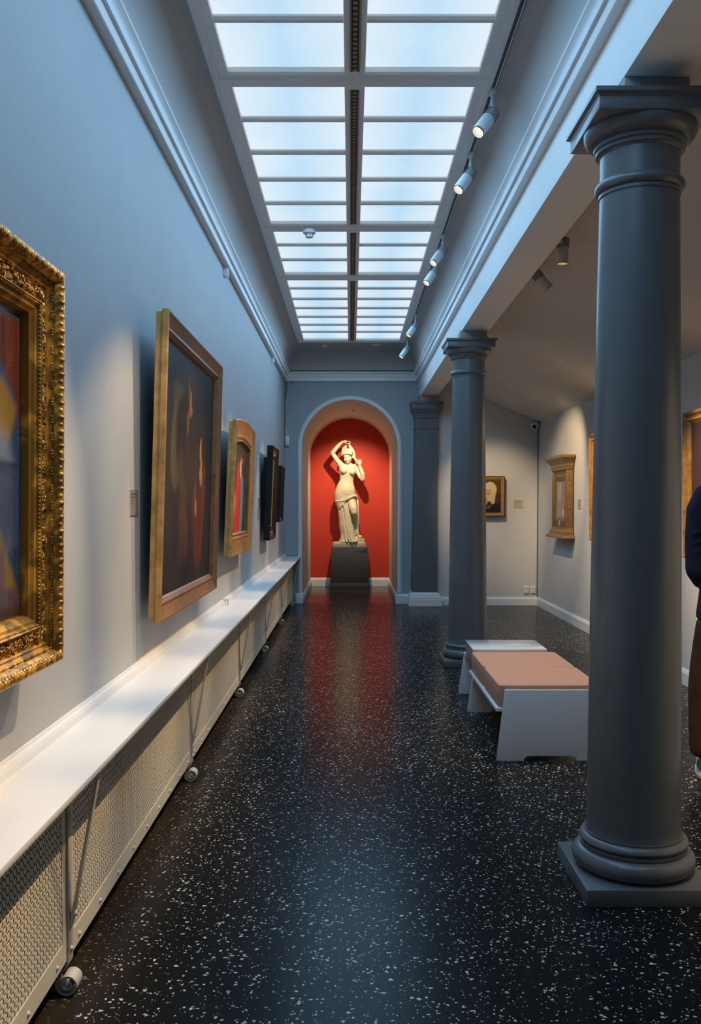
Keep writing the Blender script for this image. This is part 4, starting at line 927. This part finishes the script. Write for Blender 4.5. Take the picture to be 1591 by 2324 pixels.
# ================================================================== BENCH AND TABLE
def end_panel(t, y0, y1, h, nm='end_panel'):
    o = [(-.315, 0), (-.155, 0), (-.150, .018), (-.132, .028), (.132, .028), (.150, .018), (.155, 0), (.315, 0), (.267, h), (-.267, h)]
    return MB().prism(o, 'y', y0, y1).build(nm, 'bench_white', t, bevel=.002)
t = thing('bench', 'white panel bench with two salmon pink seat cushions, beside the column', 'bench', (1.172, 5.251, 0))
end_panel(t, 0, .022, .418); end_panel(t, 1.243, 1.265, .418)
MB().box(-.318, .318, .018, 1.246, .286, .308).build('seat_board', 'bench_white', t, bevel=.004)
def cushion(t, y0, y1):
    z0, z1 = .306, .442; w = .301
    m = MB(); rings = []; yc = (y0+y1)/2; hy = (y1-y0)/2
    def sq(e, z, bul=0):
        n = 96; out = []
        for k in range(n):
            q = 2*PI*k/n; c, s = math.cos(q), math.sin(q); p = 26
            r = (abs(c)**p+abs(s)**p)**(-1/p); out.append((r*c*(w-e), yc+r*s*(hy-e), z+bul*(1-min(1, (abs(r*c))**4))*(1-min(1, abs(r*s)**4))))
        return out
    for e, z in ((.01,z0),(.001,z0+.005),(.0,z0+.02),(-.002,z0+.07),(0,z1-.014),(.002,z1-.009),(0,z1-.007),(.001,z1-.004),(.004,z1-.001),(.012,z1+.001)): rings.append(sq(e, z))
    for e in (.04, .09, .15, .21, .26): rings.append(sq(e, z1+.002+.003*(e/.26)**.5))
    return m.loft(rings).build('cushion', 'cushion_pink', t, smooth=1.0)
cushion(t, .026, .628); cushion(t, .630, 1.240)
t = thing('low_table', 'low white table with a glossy reflecting top behind the pink bench', 'table', (1.17, 6.56, 0))
end_panel(t, .0, .022, .33); end_panel(t, .565, .587, .33)
MB().box(-.277, .262, -.005, .44, .432, .45).build('table_top', 'table_gloss', t, bevel=.0025)
MB().box(-.272, -.255, 0, .435, .33, .433).build('apron', 'apron_brown', t, bevel=.002)
MB().box(.24, .257, 0, .435, .33, .433).build('apron', 'apron_brown', t, bevel=.002)
MB().box(-.272, .257, .41, .587, .315, .335).build('lower_shelf', 'bench_white', t, bevel=.002)
MB().box(-.272, .257, .425, .44, .33, .433).build('back_board', 'bench_white', t, bevel=.002)
MB().box(-.272, .257, 0, .015, .33, .433).build('back_board', 'bench_white', t, bevel=.002)

# ================================================================== SMALL FITTINGS
def smoke(x, y, z, lab, s=1.):
    t = thing('smoke_detector', lab, 'smoke detector', (x, y, z))
    MB().lathe([(.0,0),(.052*s,0),(.054*s,-.004),(.054*s,-.028*s),(.050*s,-.034*s),(.034*s,-.036*s),(.0,-.036*s)], 32, cap=False).build('base', 'plastic_white', t, smooth=.6)
    MB().lathe([(.026*s,-.034*s),(.030*s,-.040*s),(.033*s,-.060*s),(.030*s,-.066*s),(.014*s,-.069*s),(.0,-.069*s)], 28, cap=False).build('sensor_head', 'plastic_white', t, smooth=.6)
    g = MB()
    for k in range(8):
        q = 2*PI*k/8+.2; g.box(.030*s*math.cos(q)-.004, .030*s*math.cos(q)+.004, .030*s*math.sin(q)-.004, .030*s*math.sin(q)+.004, -.056*s, -.042*s)
    g.build('vent_gaps', 'dark_plastic', t)['kind'] = 'stuff'
smoke(-.337, 7.47, 3.7555, 'round white smoke detector under a skylight crossbar')
smoke(-.366, 13.03, ZC, 'white smoke detector on the plain ceiling strip by the arch', .8)
t = thing('ceiling_rose', 'flat white disc on the plain ceiling strip by the arch', 'ceiling disc', (.371, 12.98, ZC))
MB().lathe([(.0,-.012),(.05,-.012),(.062,-.008),(.066,0)], 32, cap=False).build('disc', 'plastic_white', t, smooth=.6)
t = thing('dome_camera', 'white dome camera with black eye in the aisle corner', 'camera', (2.728, YA-.07, 2.655))
MB().lathe([(.0,.07),(.045,.068),(.062,.055),(.066,.03),(.066,.02)]+[(.064*math.cos(q), .012+.055*math.sin(q)) for q in [-PI/2*k/8 for k in range(1,9)]], 28, cap=False).build('housing', 'plastic_white', t, smooth=.8)
MB().ell((-.012, -.04, .003), (.034,.030,.034), 18, 12).build('lens_dome', 'dark_plastic', t, smooth=2)
MB().box(-.02, .07, .03, .07, .03, .07).build('mount', 'plastic_white', t, bevel=.004)
for x, lb in ((2.628, 'white double socket on the aisle end wall, away from the corner'), (2.729, 'white double socket on the aisle end wall, next to the corner')):
    t = thing('wall_socket', lb, 'socket', (x, YA, .232), 0, 'wall sockets above the baseboard')
    MB().box(-.037, .037, -.022, 0, -.056, .056).build('cover_plate', 'plastic_white', t, bevel=.004)
    for zz in (-.027, .027):
        q = MB().box(-.027, .027, -.026, -.02, zz-.022, zz+.022).build('socket_insert', 'plastic_white', t, bevel=.003)
        h = MB()
        for s in (-1, 1): h.ell((s*.009, -.026, zz), (.004, .002, .004), 8, 5)
        h.build('contact_holes', 'dark_plastic', q)
t = thing('motion_sensor', 'small white motion sensor in the corner beside the arch', 'sensor', (-.955, YB-.02, 2.47))
MB().prism([(-.035, 0), (.035, 0), (.03, -.04), (-.03, -.04)], 'z', -.075, .075).build('housing', 'plastic_white', t, bevel=.006)
MB().ell((.0, -.04, -.03), (.022,.012,.028), 12, 8).build('lens_window', 'bench_white', t, smooth=2)
MB().tube([(-.02, .01, .07), (-.02, .01, .2)], .006, 6).build('cable', 'plastic_white', t)
for y, lb in ((7.205, 'small white picture-rail bracket under the cornice, near the arched gilt frame'), (11.52, 'small white picture-rail bracket under the cornice, near the black frames')):
    t = thing('wall_bracket', lb, 'bracket', (XL, y, 3.335))
    MB().box(0, .014, -.035, .035, -.03, .042).build('plate', 'plastic_white', t, bevel=.003)
    MB().box(.01, .035, -.03, -.02, -.032, .04).build('flange', 'plastic_white', t, bevel=.003)
    MB().box(.01, .035, .02, .03, -.032, .04).build('flange', 'plastic_white', t, bevel=.003)
t = thing('cable', 'thin loose cable running down the corner beside the arch', 'cable', (-.985, YB-.02, 0))
MB().tube([(0, 0, 3.37), (.012, -.005, 3.3), (.002, 0, 3.2), (.0, .0, 2.7), (.0, 0, 2.55)], .005, 6).build('wire', 'pilaster_paint', t, smooth=1)
t2 = MB().tube([(.0, 0, 3.36), (.04, -.01, 3.33), (.03, 0, 3.25), (.004, 0, 3.1)], .004, 6).build('loop', 'pilaster_paint', t, smooth=1)

# ================================================================== PERSON
t = thing('person', 'person in navy shirt, brown corduroy trousers and white trainers with green heels', 'person', (2.112, 4.90, 0), R(-22))
b = MB()
def rg(z, xc, yc, hx, hy, n=24, p=2.2):
    o = []
    for k in range(n):
        q = 2*PI*k/n; c, s = math.cos(q), math.sin(q); o.append((xc+hx*math.copysign(abs(c)**(2/p), c), yc+hy*math.copysign(abs(s)**(2/p), s), z))
    return o
# body (skin): legs, torso, arms, hands, head in one surface
for s in (-1, 1): b.cap_tube([(s*.10, 0, .93), (s*.13, .0, .52), (s*.14, -.02, .10)], [.075, .05, .04], 12); b.cap_tube([(s*.145, -.03, .06), (s*.16, .13, .04)], [.035, .03], 10)
b.loft([rg(.85,0,0,.14,.09), rg(1.1,0,0,.13,.09), rg(1.35,0,0,.16,.1), rg(1.52,0,0,.17,.08), rg(1.6,0,.0,.06,.05)])
b.cap_tube([(0,0,1.55),(0,.015,1.68)], [.058,.055], 14)
b.ell((0,.03,1.80), (.075,.095,.115), 20, 14); b.ell((0,.085,1.745), (.05,.05,.055), 14, 10)
b.cap_tube([(0,.125,1.81),(0,.145,1.765)], [.009,.014], 8)
b.ell((0,.122,1.735), (.024,.010,.007), 8, 5)
for s in (-1, 1):
    b.ell((s*.078,.025,1.79), (.012,.022,.033), 10, 6); b.ell((s*.03,.115,1.805), (.015,.010,.009), 8, 5)
    b.cap_tube([(s*.19,0,1.52),(s*.215,-.03,1.30),(s*.21,-.05,1.13)], [.045,.04,.036], 12)
    b.cap_tube([(s*.21,-.05,1.13),(s*.17,.12,1.06),(s*.075,.22,1.02)], [.038,.033,.026], 12)
    hd = Vector((s*.03,.245,1.005)); b.ell(hd, (.045,.022,.038), 12, 8)
    for k in range(4): b.cap_tube([hd+Vector((-s*.025,.01,.024-.016*k)), hd+Vector((-s*.06,.006,.018-.016*k)), hd+Vector((-s*.08,-.012,.012-.015*k))], [.0095,.009,.008], 8)
    b.cap_tube([hd+Vector((s*.015,.01,.03)), hd+Vector((-s*.01,.014,.05)), hd+Vector((-s*.03,.01,.055))], [.011,.010,.009], 8)
bd = b.build('body', 'skin', t, smooth=3.1); smoothmods(bd, .007, 3)
h = MB(); h.ell((0,.012,1.83), (.088,.105,.105), 20, 12); h.ell((0,-.04,1.765), (.075,.05,.075), 16, 10)
hh = h.build('hair', 'hair_brown', t, smooth=3.1); smoothmods(hh, .008, 2)
s_ = MB(); s_.loft([rg(.875,0,0,.215,.145), rg(.9,0,0,.218,.145), rg(1.0,0,0,.205,.138), rg(1.12,0,0,.195,.130), rg(1.3,0,-.005,.215,.135), rg(1.45,0,-.005,.222,.130), rg(1.53,0,0,.20,.105), rg(1.585,0,.0,.12,.085), rg(1.61,0,.005,.075,.07)])
for s in (-1, 1):
    s_.cap_tube([(s*.165,0,1.545),(s*.205,-.01,1.47),(s*.222,-.03,1.30),(s*.220,-.052,1.15)], [.075,.070,.058,.054], 14)
    s_.cap_tube([(s*.218,-.05,1.14),(s*.195,.04,1.085),(s*.14,.165,1.045)], [.053,.048,.040], 14)
    s_.tube([(s*.15,.15,1.05),(s*.125,.182,1.04)], [.043,.042], 14)
for k in range(5): s_.cap_tube([(-.275,-.03,1.36-.05*k),(-.235,-.088,1.34-.055*k),(-.18,-.10,1.36-.05*k)], [.006,.008,.005], 6)
s_.tube([(0,.0,1.595),(0,.008,1.645)], [.075,.068], 18)
so = s_.build('shirt', 'navy_shirt', t, smooth=3.1); smoothmods(so, .008, 2)
p_ = MB(); p_.loft([rg(.80,0,0,.195,.135), rg(.88,0,0,.205,.138), rg(.98,0,0,.19,.13)])
for s in (-1, 1):
    p_.loft([rg(.116,s*.154,-.002,.066,.078), rg(.130,s*.156,-.004,.080,.090), rg(.16,s*.157,-.008,.087,.092), rg(.3,s*.160,-.01,.090,.094), rg(.5,s*.155,-.012,.098,.1), rg(.62,s*.145,-.005,.1,.105), rg(.75,s*.125,0,.105,.118), rg(.86,s*.1,0,.115,.13)])
    for k in range(7): p_.cap_tube([(s*.155-.09,-.05,.58-.03*k),(s*.155,-.105,.56-.028*k),(s*.155+.09,-.06,.585-.03*k)], [.005,.008,.005], 6)
    for k in range(4): p_.cap_tube([(s*.155-.08,-.05,.21-.024*k),(s*.155,-.1,.20-.022*k),(s*.155+.08,-.05,.21-.024*k)], [.006,.008,.006], 6)
po = p_.build('trousers', 'brown_corduroy', t, smooth=3.1); smoothmods(po, .008, 2)
for s in (-1, 1):
    cx, yb = s*.165, -.085
    def so_(z, e, yo=0):
        o = []
        for k in range(28):
            q = 2*PI*k/28; c, sn = math.cos(q), math.sin(q); w = .046+.006*sn
            o.append((cx+(w+e)*math.copysign(abs(c)**.8, c), yb+.055+.085+(.140+e)*math.copysign(abs(sn)**.8, sn)+yo, z))
        return o
    sh = MB().loft([so_(.026,-.003), so_(.05,-.003), so_(.075,-.008), so_(.09,-.016)]).build('shoe', 'shoe_white', t, smooth=1)
    MB().loft([so_(.0,.0), so_(.004,.003), so_(.024,.003), so_(.028,.0)]).build('sole', 'shoe_sole', sh, smooth=.7)
    hb = MB(); yh = so_(.05, -.003)
    pts = []
    for zi, z in enumerate((.058,.066,.078,.092,.104,.111)):
        row = []
        for k in range(9):
            a = -PI/2+(k-4)*(.20 if z < .1 else .16)*(1 if zi else .55); w = .046-.006
            row.append((cx+(w+.0065-.10*(max(0,z-.075)))*math.copysign(abs(math.cos(a))**.8, math.cos(a)), yb+.055+.085+(.141-.12*max(0,z-.07))*math.copysign(abs(math.sin(a))**.8, math.sin(a))-.003, z))
        pts.append(row)
    hb.add([p for r in pts for p in r], [(i*9+k, i*9+k+1, (i+1)*9+k+1, (i+1)*9+k) for i in range(5) for k in range(8)])
    hbo = hb.build('heel_tab', 'shoe_green', sh, smooth=1); mo = hbo.modifiers.new('s', 'SOLIDIFY'); mo.thickness = .003; mo.offset = 0
    lg = MB(); yy = yb-.0055
    for an in (-36, 0, 36):
        M = Matrix.Rotation(R(an), 3, 'Y'); c = Vector((cx, yy, .088))+M@Vector((0, 0, .0075)); lg.ell(c, (.0036,.0012,.0075), 10, 6, M)
    lg.tube([(cx-.012, yy+.001, .086),(cx-.006, yy, .082),(cx, yy, .0807),(cx+.006, yy, .082),(cx+.012, yy+.001, .086)], .0009, 5)
    lg.build('heel_emblem', 'shoe_white', hbo)
    MB().loft([so_(.085,-.016), so_(.10,-.022)]).build('collar', 'shoe_white', sh)
